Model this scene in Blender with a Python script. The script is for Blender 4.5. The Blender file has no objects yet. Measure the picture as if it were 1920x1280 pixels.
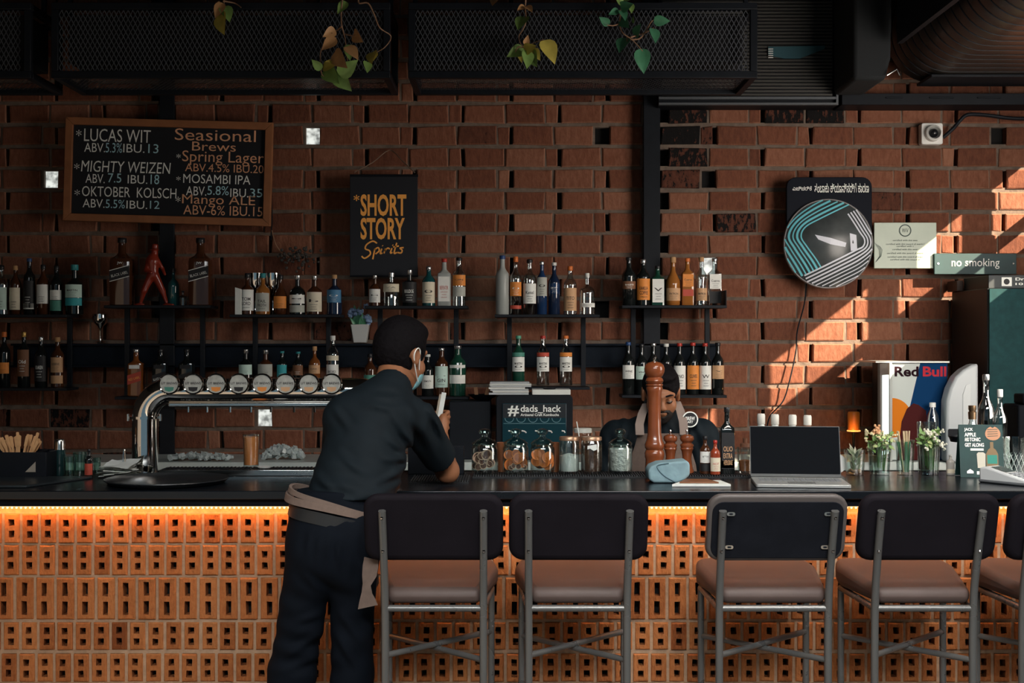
import bpy, bmesh, math, random
import numpy as np
from mathutils import Vector, Matrix, Quaternion
S = bpy.context.scene
COL = S.collection
random.seed(7)
PI = math.pi
F = 2400.0          # focal length in pixels of the 1920 x 1280 frame
CZ = 1.6            # camera height
def P(px, py, d):   # a pixel of the photograph at distance d from the camera -> world point
    return Vector(((px-960)/F*d, d, CZ-(py-640)/F*d))
def PX(px, d): return (px-960)/F*d
def PZ(py, d): return CZ-(py-640)/F*d

# ---------------------------------------------------------------- camera, sky, sun, added area lamps
cam = bpy.data.cameras.new('camera'); cam.lens = 45; cam.sensor_width = 36; cam.clip_end = 200
co = bpy.data.objects.new('camera', cam); COL.objects.link(co)
co.location = (0, 0, CZ); co.rotation_euler = (PI/2, 0, 0)
S.camera = co
S.view_settings.view_transform = 'Standard'
S.view_settings.look = 'None'
S.view_settings.gamma = 1.0
S.view_settings.use_curve_mapping = False
S.view_settings.exposure = 0.0
S.cycles.use_denoising = True
S.cycles.max_bounces = 8
S.cycles.transparent_max_bounces = 12
S.cycles.caustics_reflective = False
S.cycles.caustics_refractive = False
S.cycles.sample_clamp_indirect = 4.0
w = bpy.data.worlds.new('world'); S.world = w; w.use_nodes = True
bg = w.node_tree.nodes['Background']
bg.inputs[0].default_value = (0.50, 0.78, 0.95, 1); bg.inputs[1].default_value = 0.20
def lamp(name, kind, loc, direction, power, color, **kw):
    l = bpy.data.lights.new(name, kind); l.energy = power; l.color = color
    for k, v in kw.items(): setattr(l, k, v)
    o = bpy.data.objects.new(name, l); COL.objects.link(o)
    o.location = loc
    o.rotation_euler = Vector(direction).to_track_quat('-Z', 'Y').to_euler()
    return o
lamp('sun', 'SUN', (6, -3, 6), (-0.60, 0.65, -0.47), 21.0, (1.0, 0.80, 0.58), angle=0.006)
lamp('added_side_light', 'AREA', (3.40, 5.0, 2.0), (-0.62, 0.78, -0.10), 68, (1.0, 0.90, 0.80), shape='RECTANGLE', size=2.4, size_y=1.5, spread=math.radians(125))  # added area lamp against the solid side wall, brightens that half
lamp('added_front_light', 'AREA', (1.6, 0.4, 3.4), (-0.05, 1, -0.70), 40, (0.95, 0.97, 0.97), shape='RECTANGLE', size=6.0, size_y=0.6, spread=math.radians(56))  # added area lamp inside the room, aimed at the bar front
lamp('added_top_light', 'AREA', (1.9, 3.3, 3.58), (-0.1, 0.22, -1), 84, (1.0, 0.92, 0.84), shape='RECTANGLE', size=3.4, size_y=0.7, spread=math.radians(110))  # added area lamp below the closed ceiling, brightens the seat tops

# ---------------------------------------------------------------- materials
MATS = {}
def mat(name, color, rough=0.5, metal=0.0, spec=0.5, noise=0.0, scale=20.0, bump=0.0, emit=0.0, trans=0.0, ior=1.45, alpha=1.0, coat=0.0, rnoise=0.0):
    if name in MATS: return MATS[name]
    m = bpy.data.materials.new(name); m.use_nodes = True
    nt = m.node_tree; b = nt.nodes['Principled BSDF']
    c = (*color, 1)
    b.inputs['Base Color'].default_value = c
    b.inputs['Roughness'].default_value = rough
    b.inputs['Metallic'].default_value = metal
    b.inputs['Specular IOR Level'].default_value = spec
    b.inputs['Transmission Weight'].default_value = trans
    b.inputs['IOR'].default_value = ior
    b.inputs['Alpha'].default_value = alpha
    b.inputs['Coat Weight'].default_value = coat
    if emit:
        b.inputs['Emission Color'].default_value = c; b.inputs['Emission Strength'].default_value = emit
    if noise or bump or rnoise:
        tc = nt.nodes.new('ShaderNodeTexCoord')
        n = nt.nodes.new('ShaderNodeTexNoise'); n.inputs['Scale'].default_value = scale; n.inputs['Detail'].default_value = 5
        nt.links.new(tc.outputs['Object'], n.inputs['Vector'])
        if noise:
            mx = nt.nodes.new('ShaderNodeMix'); mx.data_type = 'RGBA'
            mx.inputs[6].default_value = tuple(max(0, x*(1-noise)) for x in color)+(1,)
            mx.inputs[7].default_value = tuple(min(1, x*(1+noise)) for x in color)+(1,)
            nt.links.new(n.outputs['Fac'], mx.inputs[0]); nt.links.new(mx.outputs[2], b.inputs['Base Color'])
        if rnoise:
            mr = nt.nodes.new('ShaderNodeMapRange'); mr.inputs['To Min'].default_value = max(0, rough-rnoise); mr.inputs['To Max'].default_value = min(1, rough+rnoise)
            nt.links.new(n.outputs['Fac'], mr.inputs[0]); nt.links.new(mr.outputs[0], b.inputs['Roughness'])
        if bump:
            bp = nt.nodes.new('ShaderNodeBump'); bp.inputs['Strength'].default_value = bump; bp.inputs['Distance'].default_value = 0.01
            nt.links.new(n.outputs['Fac'], bp.inputs['Height']); nt.links.new(bp.outputs[0], b.inputs['Normal'])
    MATS[name] = m
    return m
def glass(name, color=(1, 1, 1), alpha=0.25, rough=0.03):
    """thin clear glass: a see-through sheet with a real gloss on it"""
    if name in MATS: return MATS[name]
    m = bpy.data.materials.new(name); m.use_nodes = True; nt = m.node_tree
    for n in list(nt.nodes): nt.nodes.remove(n)
    out = nt.nodes.new('ShaderNodeOutputMaterial'); tr = nt.nodes.new('ShaderNodeBsdfTransparent'); tr.inputs[0].default_value = (*color, 1)
    gl = nt.nodes.new('ShaderNodeBsdfGlossy'); gl.inputs['Roughness'].default_value = rough
    lw = nt.nodes.new('ShaderNodeLayerWeight'); lw.inputs[0].default_value = 0.35
    mr = nt.nodes.new('ShaderNodeMapRange'); mr.inputs['To Min'].default_value = alpha*0.5; mr.inputs['To Max'].default_value = min(1, alpha*3.2)
    mx = nt.nodes.new('ShaderNodeMixShader')
    nt.links.new(lw.outputs['Facing'], mr.inputs[0]); nt.links.new(mr.outputs[0], mx.inputs[0])
    nt.links.new(tr.outputs[0], mx.inputs[1]); nt.links.new(gl.outputs[0], mx.inputs[2]); nt.links.new(mx.outputs[0], out.inputs[0])
    MATS[name] = m
    return m
BLACK = mat('black_paint', (0.006, 0.008, 0.012), 0.5, 0, 0.2, noise=0.3, scale=15)
STEEL = mat('stainless_steel', (0.62, 0.62, 0.60), 0.16, 1.0, rnoise=0.06, scale=9)
CHROME = mat('polished_chrome', (0.78, 0.77, 0.75), 0.06, 1.0)
DKMETAL = mat('black_steel', (0.008, 0.010, 0.014), 0.45, 0, 0.22, noise=0.4, scale=12)
WHITE = mat('white_plastic', (0.78, 0.78, 0.75), 0.35)
PAPER = mat('paper', (0.74, 0.76, 0.72), 0.8, noise=0.08, scale=40)
CHALK = mat('white_chalk', (0.93, 0.95, 0.90), 0.95)
GOLD = mat('amber_lettering', (1.0, 0.44, 0.09), 0.6)
GLASS = glass('clear_glass', (0.93, 0.97, 0.96), 0.16)
GLASSG = glass('greenish_glass', (0.75, 0.90, 0.86), 0.2)

# ---------------------------------------------------------------- mesh helpers
class MB:
    def __init__(s): s.v = []; s.f = []; s.m = []; s.t = []
    def add(s, vs, fs, mi=0, tint=0.5):
        b = len(s.v); s.v += [tuple(v) for v in vs]
        for f in fs: s.f.append(tuple(b+i for i in f)); s.m.append(mi); s.t.append(tint)
        return s
    def box(s, x0, x1, y0, y1, z0, z1, mi=0, tint=0.5, rot=None):
        vs = [Vector((x, y, z)) for z in (z0, z1) for y in (y0, y1) for x in (x0, x1)]
        if rot:
            c = Vector(((x0+x1)/2, (y0+y1)/2, (z0+z1)/2)); vs = [rot @ (v-c)+c for v in vs]
        return s.add(vs, [(0,2,3,1),(4,5,7,6),(0,1,5,4),(2,6,7,3),(0,4,6,2),(1,3,7,5)], mi, tint)
    def lathe(s, prof, seg=20, c=(0,0,0), mi=0, sx=1, sy=1, rot=None, caps=True):
        """prof: list of (radius, z) from the bottom up"""
        c = Vector(c); vs = []
        for r, z in prof:
            for k in range(seg):
                a = 2*PI*k/seg; v = Vector((r*math.cos(a)*sx, r*math.sin(a)*sy, z))
                vs.append((rot @ v if rot else v)+c)
        fs = []
        for i in range(len(prof)-1):
            for k in range(seg):
                k2 = (k+1) % seg; fs.append((i*seg+k, i*seg+k2, (i+1)*seg+k2, (i+1)*seg+k))
        if caps:
            fs.append(tuple(reversed(range(seg)))); n = (len(prof)-1)*seg; fs.append(tuple(n+k for k in range(seg)))
        return s.add(vs, fs, mi)
    def tube(s, pts, r, seg=8, mi=0, closed=False, caps=True):
        pts = [Vector(p) for p in pts]; n = len(pts)
        rs = r if isinstance(r, (list, tuple)) else [r]*n
        up = Vector((0.13, 0.27, 1)).normalized(); vs = []; prev = None
        for i, p in enumerate(pts):
            a = pts[i-1] if (i or closed) else p; b = pts[(i+1) % n] if (i < n-1 or closed) else p
            t = (b-a).normalized()
            if prev is None:
                u = t.cross(up)
                if u.length < 1e-3: u = t.cross(Vector((1, 0, 0)))
            else: u = prev-t*prev.dot(t)
            u.normalize(); prev = u; vv = t.cross(u)
            for k in range(seg):
                a_ = 2*PI*(k+0.5)/seg; vs.append(p+(u*math.cos(a_)+vv*math.sin(a_))*rs[i])
        fs = []
        for i in range(n if closed else n-1):
            j = (i+1) % n
            for k in range(seg):
                k2 = (k+1) % seg; fs.append((i*seg+k, i*seg+k2, j*seg+k2, j*seg+k))
        if caps and not closed:
            fs.append(tuple(reversed(range(seg)))); fs.append(tuple((n-1)*seg+k for k in range(seg)))
        return s.add(vs, fs, mi)
    def prism(s, poly, y0, y1, mi=0, axis='y'):
        """poly: (x, z) outline, extruded between y0 and y1"""
        n = len(poly)
        if axis == 'y': vs = [(x, y0, z) for x, z in poly]+[(x, y1, z) for x, z in poly]
        elif axis == 'z': vs = [(x, z, y0) for x, z in poly]+[(x, z, y1) for x, z in poly]
        else: vs = [(y0, x, z) for x, z in poly]+[(y1, x, z) for x, z in poly]
        fs = [tuple(range(n)), tuple(reversed(range(n, 2*n)))]+[(i, n+i, n+(i+1) % n, (i+1) % n) for i in range(n)]
        return s.add(vs, fs, mi)
    def ball(s, c, r, seg=12, mi=0, sx=1, sy=1, sz=1, rot=None):
        n = seg//2; prof = [(max(1e-4, r*math.sin(PI*i/n)), -r*math.cos(PI*i/n)*sz) for i in range(n+1)]
        return s.lathe(prof, seg, c, mi, sx, sy, rot, caps=False)
    def build(s, name, mats, parent=None, bevel=0, smooth=True, tint=False, seg=2, angle=40, subsurf=0):
        me = bpy.data.meshes.new(name); me.from_pydata(s.v, [], s.f); me.validate(); 
        if not isinstance(mats, (list, tuple)): mats = [mats]
        for m in mats: me.materials.append(m)
        if len(mats) > 1: me.polygons.foreach_set('material_index', s.m)
        if tint:
            at = me.attributes.new('tint', 'FLOAT', 'FACE'); at.data.foreach_set('value', s.t)
        bm = bmesh.new(); bm.from_mesh(me); bmesh.ops.recalc_face_normals(bm, faces=bm.faces); bm.to_mesh(me); bm.free()
        if smooth:
            me.polygons.foreach_set('use_smooth', [True]*len(me.polygons)); me.set_sharp_from_angle(angle=math.radians(angle))
        o = bpy.data.objects.new(name, me); COL.objects.link(o)
        if parent: o.parent = parent
        if bevel:
            b = o.modifiers.new('bevel', 'BEVEL'); b.width = bevel; b.segments = seg; b.limit_method = 'ANGLE'; b.angle_limit = math.radians(35)
        if subsurf:
            b = o.modifiers.new('sub', 'SUBSURF'); b.levels = subsurf; b.render_levels = subsurf
        return o
def tag(o, label, cat, group=None, kind=None):
    o['label'] = label; o['category'] = cat
    if group: o['group'] = group
    if kind: o['kind'] = kind
    return o
def thing(name, label, cat, loc=(0, 0, 0), rz=0.0, group=None):
    o = bpy.data.objects.new(name, None); COL.objects.link(o); o.empty_display_size = 0.05
    o.location = loc; o.rotation_euler = (0, 0, rz)
    return tag(o, label, cat, group)
def struct(o): o['kind'] = 'structure'; return o
def copy_tree(o, parent=None):
    c = o.copy(); COL.objects.link(c)
    if parent: c.parent = parent
    for ch in list(o.children): copy_tree(ch, c)
    return c
def rrect(x0, x1, z0, z1, r, n=5):
    out = []
    for cx, cz, a0 in ((x1-r, z1-r, 0), (x0+r, z1-r, 90), (x0+r, z0+r, 180), (x1-r, z0+r, 270)):
        for k in range(n+1):
            a = math.radians(a0+90*k/n); out.append((cx+r*math.cos(a), cz+r*math.sin(a)))
    return out
def smooth_path(pts, n=6):
    pts = [Vector(p) for p in pts]; out = []
    for i in range(len(pts)-1):
        p0 = pts[max(i-1, 0)]; p1 = pts[i]; p2 = pts[i+1]; p3 = pts[min(i+2, len(pts)-1)]
        for k in range(n):
            t = k/n
            out.append(0.5*((2*p1)+(p2-p0)*t+(2*p0-5*p1+4*p2-p3)*t*t+(3*p1-p0-3*p2+p3)*t**3))
    out.append(pts[-1]); return out

# ---------------------------------------------------------------- lettering
_TXT = {}
def text_mesh(body, bold=0.0, shear=0.0, extrude=0.0):
    key = (body, bold, shear)
    if key in _TXT: return _TXT[key]
    cu = bpy.data.curves.new('lettering', 'FONT'); cu.body = body; cu.size = 1; cu.offset = bold; cu.shear = shear; cu.resolution_u = 3
    o = bpy.data.objects.new('lettering_source', cu)
    me = bpy.data.meshes.new_from_object(o)
    vs = np.array([v.co[:] for v in me.vertices]).reshape(-1, 3); fs = [tuple(p.vertices) for p in me.polygons]
    bpy.data.objects.remove(o); bpy.data.curves.remove(cu); bpy.data.meshes.remove(me)
    lo = vs.min(0); hi = vs.max(0)
    vs = (vs-lo)/np.maximum(hi-lo, 1e-6)
    _TXT[key] = (vs, fs); return _TXT[key]
def put_text(mb, body, x0, x1, z0, z1, y, bold=0.0, shear=0.0, mi=0, wrap=None, rot=0.0, th=0.0012):
    """letters fitted into the box x0..x1, z0..z1, standing up and facing -y; wrap=(radius, y centre) bends them round a bottle"""
    vs, fs = text_mesh(body, bold, shear); out = []
    cx, cz = (x0+x1)/2, (z0+z1)/2; ca, sa = math.cos(rot), math.sin(rot)
    for a, b, _ in vs:
        x = x0+a*(x1-x0); z = z0+b*(z1-z0)
        if rot: x, z = cx+(x-cx)*ca-(z-cz)*sa, cz+(x-cx)*sa+(z-cz)*ca
        if wrap: out.append((wrap[0]*math.sin(x/wrap[0]), wrap[1]-wrap[0]*math.cos(x/wrap[0]), z))
        else: out.append((x, y, z))
    mb.add(out, fs, mi)
    return mb
def stroke(mb, pts, wd, y, mi=0):
    """a painted line of width wd through (x, z) points on the plane y"""
    pts = [Vector((p[0], 0, p[1])) for p in pts]; vs = []; n = len(pts)
    for i, p in enumerate(pts):
        t = (pts[min(i+1, n-1)]-pts[max(i-1, 0)])
        if t.length < 1e-9: t = Vector((1, 0, 0))
        t.normalize(); nn = Vector((-t.z, 0, t.x))*wd/2
        a = p+nn; b = p-nn; vs += [(a.x, y, a.z), (b.x, y, b.z)]
    return mb.add(vs, [(2*i, 2*i+1, 2*i+3, 2*i+2) for i in range(n-1)], mi)

# ---------------------------------------------------------------- smooth bodies: distance fields polygonised with surface nets
class Body:
    def __init__(s, lo, hi, h):
        s.h = h; s.lo = np.array(lo, dtype=np.float32)
        s.n = np.ceil((np.array(hi)-s.lo)/h).astype(int)+1
        s.d = np.full(tuple(s.n), 0.2, dtype=np.float32)
    def _block(s, lo, hi, pad):
        a = np.clip(np.floor((np.array(lo)-pad-s.lo)/s.h).astype(int), 0, s.n-1); b = np.clip(np.ceil((np.array(hi)+pad-s.lo)/s.h).astype(int)+1, 1, s.n)
        sl = tuple(slice(i, max(j, i+1)) for i, j in zip(a, b))
        g = np.stack(np.meshgrid(*[s.lo[i]+s.h*np.arange(sl[i].start, sl[i].stop, dtype=np.float32) for i in range(3)], indexing='ij'), -1)
        return sl, g
    def _mix(s, sl, d, k, sub):
        o = s.d[sl]
        if sub:
            d = -d
            hh = np.clip(0.5-0.5*(o-d)/k, 0, 1); s.d[sl] = o*(1-hh)+d*hh+k*hh*(1-hh)
        else:
            hh = np.clip(0.5+0.5*(o-d)/k, 0, 1); s.d[sl] = o*(1-hh)+d*hh-k*hh*(1-hh)
    def cone(s, a, b, r1, r2, k=0.02, sub=False, clip=None, squash=None):
        """limb from a to b tapering r1 -> r2; clip = list of (point, normal) half spaces kept on the side opposite to the normal; squash=(axis vector, factor) flattens it"""
        a = np.array(a, dtype=np.float32); b = np.array(b, dtype=np.float32); R = max(r1, r2)
        sl, g = s._block(np.minimum(a, b)-R, np.maximum(a, b)+R, 0.06)
        ba = b-a; pa = g-a
        t = np.clip((pa@ba)/max(ba@ba, 1e-9), 0, 1)
        q = pa-t[..., None]*ba
        if squash:
            ax = np.array(squash[0], dtype=np.float32); ax /= np.linalg.norm(ax); c = q@ax; q = q+(c*(1/squash[1]-1))[..., None]*ax
        d = np.linalg.norm(q, axis=-1)-(r1+(r2-r1)*t)
        for p, nrm in (clip or []):
            nn = np.array(nrm, dtype=np.float32); nn /= np.linalg.norm(nn); d = np.maximum(d, (g-np.array(p, dtype=np.float32))@nn)
        s._mix(sl, d, k, sub); return s
    def ell(s, c, r, k=0.02, rot=None, sub=False, clip=None):
        c = np.array(c, dtype=np.float32); r = np.array(r, dtype=np.float32)
        sl, g = s._block(c-r.max(), c+r.max(), 0.06)
        q = g-c
        if rot is not None: q = q@np.array(rot, dtype=np.float32)
        k0 = np.linalg.norm(q/r, axis=-1); k1 = np.linalg.norm(q/(r*r), axis=-1)
        d = k0*(k0-1)/np.maximum(k1, 1e-6)
        for p, nrm in (clip or []):
            nn = np.array(nrm, dtype=np.float32); nn /= np.linalg.norm(nn); d = np.maximum(d, (g-np.array(p, dtype=np.float32))@nn)
        s._mix(sl, d.astype(np.float32), k, sub); return s
    def cut(s, p, nrm):
        nn = np.array(nrm, dtype=np.float32); nn /= np.linalg.norm(nn)
        sl, g = s._block(s.lo, s.lo+s.h*s.n, 0)
        s.d = np.maximum(s.d, (g-np.array(p, dtype=np.float32))@nn); return s
    def field(s, fn):
        sl, g = s._block(s.lo, s.lo+s.h*s.n, 0); s.d = s.d+fn(g).astype(np.float32); return s
    def mesh(s, name, material, parent=None, origin=(0, 0, 0), relax=2):
        d = s.d.copy()
        for ax in range(3):
            i = [slice(None)]*3; i[ax] = 0; d[tuple(i)] = np.maximum(d[tuple(i)], 1e-3); i[ax] = -1; d[tuple(i)] = np.maximum(d[tuple(i)], 1e-3)
        ins = d < 0; n = np.array(d.shape)
        c = np.zeros(tuple(n-1), dtype=np.int8)
        for i in (0, 1):
            for j in (0, 1):
                for k in (0, 1): c += ins[i:n[0]-1+i, j:n[1]-1+j, k:n[2]-1+k]
        act = (c > 0) & (c < 8); idx = np.full(act.shape, -1, dtype=np.int64); ijk = np.argwhere(act); idx[act] = np.arange(len(ijk))
        acc = np.zeros((len(ijk), 3)); cnt = np.zeros(len(ijk))
        offs = [(i, j, k) for i in (0, 1) for j in (0, 1) for k in (0, 1)]
        vals = {o: d[ijk[:, 0]+o[0], ijk[:, 1]+o[1], ijk[:, 2]+o[2]] for o in offs}
        for o in offs:
            for ax in range(3):
                if o[ax]: continue
                o2 = list(o); o2[ax] = 1; v1 = vals[o]; v2 = vals[tuple(o2)]
                m = (v1 < 0) != (v2 < 0); t = np.where(m, v1/np.where(m, v1-v2, 1), 0)
                p = np.array(o, dtype=float)[None]+np.eye(3)[ax][None]*t[:, None]
                acc[m] += p[m]; cnt[m] += 1
        V = (ijk+acc/np.maximum(cnt, 1)[:, None])*s.h+s.lo
        Fc = []
        for ax in range(3):
            u, v = (ax+1) % 3, (ax+2) % 3
            a = np.take(ins, range(n[ax]-1), ax); b = np.take(ins, range(1, n[ax]), ax)
            e = np.argwhere(a != b)
            e = e[(e[:, u] > 0) & (e[:, v] > 0) & (e[:, u] < n[u]-1) & (e[:, v] < n[v]-1)]
            def at(du, dv):
                q = e.copy(); q[:, u] -= du; q[:, v] -= dv; return idx[q[:, 0], q[:, 1], q[:, 2]]
            quad = np.stack([at(1, 1), at(0, 1), at(0, 0), at(1, 0)], 1)
            flip = ~ins[e[:, 0], e[:, 1], e[:, 2]]; quad[flip] = quad[flip][:, ::-1]; Fc.append(quad)
        Fc = np.concatenate(Fc); Fc = Fc[(Fc >= 0).all(1)]
        for _ in range(relax):
            A = np.zeros_like(V); C = np.zeros(len(V))
            for i in range(4):
                p, q = Fc[:, i], Fc[:, (i+1) % 4]; np.add.at(A, p, V[q]); np.add.at(C, p, 1); np.add.at(A, q, V[p]); np.add.at(C, q, 1)
            V = V*0.45+0.55*A/np.maximum(C, 1)[:, None]
        V = V-np.array(origin)
        me = bpy.data.meshes.new(name); me.from_pydata(V.tolist(), [], Fc.tolist()); me.materials.append(material)
        me.polygons.foreach_set('use_smooth', [True]*len(me.polygons)); me.update()
        o = bpy.data.objects.new(name, me); COL.objects.link(o)
        if parent: o.parent = parent
        return o
# ================================================================ the setting
WY = 7.5   # face of the brick wall
def brick_mat(name, c_lo, c_mid, c_hi, soot=True, bscale=26):
    m = bpy.data.materials.new(name); m.use_nodes = True; nt = m.node_tree; b = nt.nodes['Principled BSDF']
    b.inputs['Roughness'].default_value = 0.9; b.inputs['Specular IOR Level'].default_value = 0.2
    at = nt.nodes.new('ShaderNodeAttribute'); at.attribute_name = 'tint'
    tc = nt.nodes.new('ShaderNodeTexCoord')
    n = nt.nodes.new('ShaderNodeTexNoise'); n.inputs['Scale'].default_value = bscale; n.inputs['Detail'].default_value = 8; n.inputs['Roughness'].default_value = 0.65
    n2 = nt.nodes.new('ShaderNodeTexNoise'); n2.inputs['Scale'].default_value = bscale*0.25; n2.inputs['Detail'].default_value = 4
    mp = nt.nodes.new('ShaderNodeMapping'); mp.inputs['Scale'].default_value = (1.6, 1, 0.7)
    nt.links.new(tc.outputs['Object'], mp.inputs[0]); nt.links.new(mp.outputs[0], n.inputs['Vector']); nt.links.new(tc.outputs['Object'], n2.inputs['Vector'])
    ad = nt.nodes.new('ShaderNodeMath'); ad.operation = 'MULTIPLY_ADD'; ad.inputs[1].default_value = 1.0; nt.links.new(n.outputs['Fac'], ad.inputs[0])
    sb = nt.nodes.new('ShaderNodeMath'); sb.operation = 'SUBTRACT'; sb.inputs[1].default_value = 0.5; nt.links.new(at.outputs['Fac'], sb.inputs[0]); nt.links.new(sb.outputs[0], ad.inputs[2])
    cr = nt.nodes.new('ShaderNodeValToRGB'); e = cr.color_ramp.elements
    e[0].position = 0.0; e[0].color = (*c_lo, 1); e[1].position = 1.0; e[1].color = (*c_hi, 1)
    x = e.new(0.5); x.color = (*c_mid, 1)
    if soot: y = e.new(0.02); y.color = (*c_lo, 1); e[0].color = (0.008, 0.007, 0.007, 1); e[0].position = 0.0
    nt.links.new(ad.outputs[0], cr.inputs[0]); nt.links.new(cr.outputs[0], b.inputs['Base Color'])
    bp = nt.nodes.new('ShaderNodeBump'); bp.inputs['Strength'].default_value = 0.9; bp.inputs['Distance'].default_value = 0.010
    nt.links.new(n.outputs['Fac'], bp.inputs['Height']); nt.links.new(bp.outputs[0], b.inputs['Normal'])
    return m
WALLBRICK = brick_mat('wall_brick', (0.085, 0.031, 0.020), (0.19, 0.070, 0.040), (0.31, 0.142, 0.088))
MORTAR = mat('wall_mortar', (0.150, 0.112, 0.088), 0.95, noise=0.6, scale=22, bump=0.9)
HOLLOW = mat('hollow_dark', (0.004, 0.0035, 0.0035), 0.9)
rb = random.Random(3)
def add_brick(mb, x0, x1, z0, z1, yf, tint, depth=0.07, bv=0.0065, j=0.0045):
    q = lambda: rb.uniform(-j, j)
    o = [(x0+q(), z0+q()), (x1+q(), z0+q()), (x1+q(), z1+q()), (x0+q(), z1+q())]
    i = [(o[0][0]+bv, o[0][1]+bv), (o[1][0]-bv, o[1][1]+bv), (o[2][0]-bv, o[2][1]-bv), (o[3][0]+bv, o[3][1]-bv)]
    vs = [(x, yf+q()*0.5, z) for x, z in i]+[(x, yf+bv, z) for x, z in o]+[(x, yf+depth, z) for x, z in o]
    fs = [(0, 1, 2, 3)]+[(4+k, 4+(k+1) % 4, (k+1) % 4, k) for k in range(4)]+[(8+k, 8+(k+1) % 4, 4+(k+1) % 4, 4+k) for k in range(4)]
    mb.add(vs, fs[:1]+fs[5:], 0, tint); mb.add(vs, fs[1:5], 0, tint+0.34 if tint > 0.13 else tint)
holes = [(1125, 258), (1322, 337), (1873, 253), (1140, 560), (1466, 658)]          # hollow cells left open
lit = [(90, 332), (580, 252), (487, 783), (1340, 500)]                              # cells where the day shows through
soot = [(1290, 212), (1275, 262), (1295, 295), (1500, 214), (1330, 240), (1270, 330)]
mb = MB(); lit_cells = []
pitch = 0.1273; H = 0.107; per = 0.566
panels = [(-4.3, -2.075, 90), (-2.025, 0.768, 1125), (0.862, 3.6, 1688)]
z_ref = PZ(254, 7.5)
c0 = int((0.25-z_ref)/pitch); c1 = int((3.62-z_ref)/pitch)
for (pa, pb, ph) in panels:
    for c in range(c0, c1+1):
        zc = z_ref+c*pitch; z0, z1 = zc-H/2, zc+H/2
        xs = PX(ph, 7.5)+(per/2 if c % 2 else 0)-0.035
        mb.box(pa, pb, WY+0.014, WY+0.06, z1-0.004, z1+pitch-H+0.004, 1)
        k0 = int((pa-xs)/per)-1
        for k in range(k0, k0+int((pb-pa)/per)+3):
            a = xs+k*per
            cells = [(a, a+0.070, True), (a+0.092, a+0.322, False), (a+0.334, a+0.558, False)]
            for (x0, x1, head) in cells:
                x0 = max(x0, pa+0.004); x1 = min(x1, pb-0.004)
                if x1-x0 < 0.035: continue
                px = 960+(x0+x1)/2/7.5*F; py = 640-(zc-CZ)/7.5*F
                if head:
                    near = lambda L: any(abs(px-u) < 30 and abs(py-v) < 22 for u, v in L)
                    if near(lit): lit_cells.append((x0, x1, z0, z1)); continue
                    if near(holes): continue
                    yf = WY+0.008
                else: yf = WY
                t = rb.gauss(0.5, 0.16)
                if any(abs(px-u) < 48 and abs(py-v) < 24 for u, v in soot): t = rb.uniform(-0.12, 0.12)
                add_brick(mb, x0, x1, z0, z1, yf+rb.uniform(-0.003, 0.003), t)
                if not head: mb.box(x1-0.004, x1+0.014, WY+0.013, WY+0.06, z0, z1, 1)
mb.box(-4.4, 3.6, WY+0.075, WY+0.18, 0, 3.7, 2)
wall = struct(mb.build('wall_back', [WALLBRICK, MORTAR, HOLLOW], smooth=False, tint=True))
DAY = bpy.data.materials.new('daylight_behind_wall'); DAY.use_nodes = True
nt = DAY.node_tree; b = nt.nodes['Principled BSDF']; b.inputs['Base Color'].default_value = (0.3, 0.3, 0.3, 1)
tc = nt.nodes.new('ShaderNodeTexCoord'); n = nt.nodes.new('ShaderNodeTexNoise'); n.inputs['Scale'].default_value = 24; nt.links.new(tc.outputs['Object'], n.inputs['Vector'])
cr = nt.nodes.new('ShaderNodeValToRGB'); cr.color_ramp.elements[0].position = 0.35; cr.color_ramp.elements[0].color = (0.16, 0.17, 0.16, 1); cr.color_ramp.elements[1].position = 0.6; cr.color_ramp.elements[1].color = (0.85, 0.88, 0.82, 1)
nt.links.new(n.outputs['Fac'], cr.inputs[0]); nt.links.new(cr.outputs[0], b.inputs['Emission Color']); b.inputs['Emission Strength'].default_value = 1.0
for i, (x0, x1, z0, z1) in enumerate(lit_cells):
    mb = MB(); mb.box(x0-0.012, x1+0.018, WY+0.045, WY+0.05, z0-0.002, z1+0.002)
    struct(mb.build('window_%d' % (i+1), DAY, smooth=False))
# floor, ceiling, side walls, with the strip of clerestory windows the sun comes through
FLOOR = mat('polished_concrete_floor', (0.16, 0.15, 0.14), 0.55, noise=0.3, scale=3, bump=0.1)
mb = MB(); mb.box(-4.4, 3.6, -2.5, 7.7, -0.1, 0); struct(mb.build('floor', FLOOR, smooth=False))
mb = MB(); mb.box(-4.4, 3.6, -0.6, 7.7, 3.62, 3.72); struct(mb.build('ceiling', mat('ceiling_black', (0.010, 0.010, 0.013), 0.8), smooth=False))
PLASTER = mat('dark_plaster', (0.055, 0.05, 0.048), 0.85, noise=0.2, scale=5)
mb = MB(); mb.box(-4.45, -4.35, -2.5, 7.7, 0, 3.7); struct(mb.build('wall_left', PLASTER, smooth=False))
mb = MB()
SX = 3.45
mb.box(SX, SX+0.1, -2.5, 7.7, 0, 2.50)
mb.box(SX, SX+0.1, -2.5, 7.7, 3.06, 3.7)
for y0, y1 in ((-2.5, 1.36), (1.46, 4.35), (5.05, 5.3), (6.02, 6.12), (6.62, 6.72)): mb.box(SX, SX+0.1, y0, y1, 2.50, 3.06)
mb.box(SX+0.02, SX+0.08, 4.3, 7.7, 2.66, 2.70)
struct(mb.build('wall_right', PLASTER, smooth=False))
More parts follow.
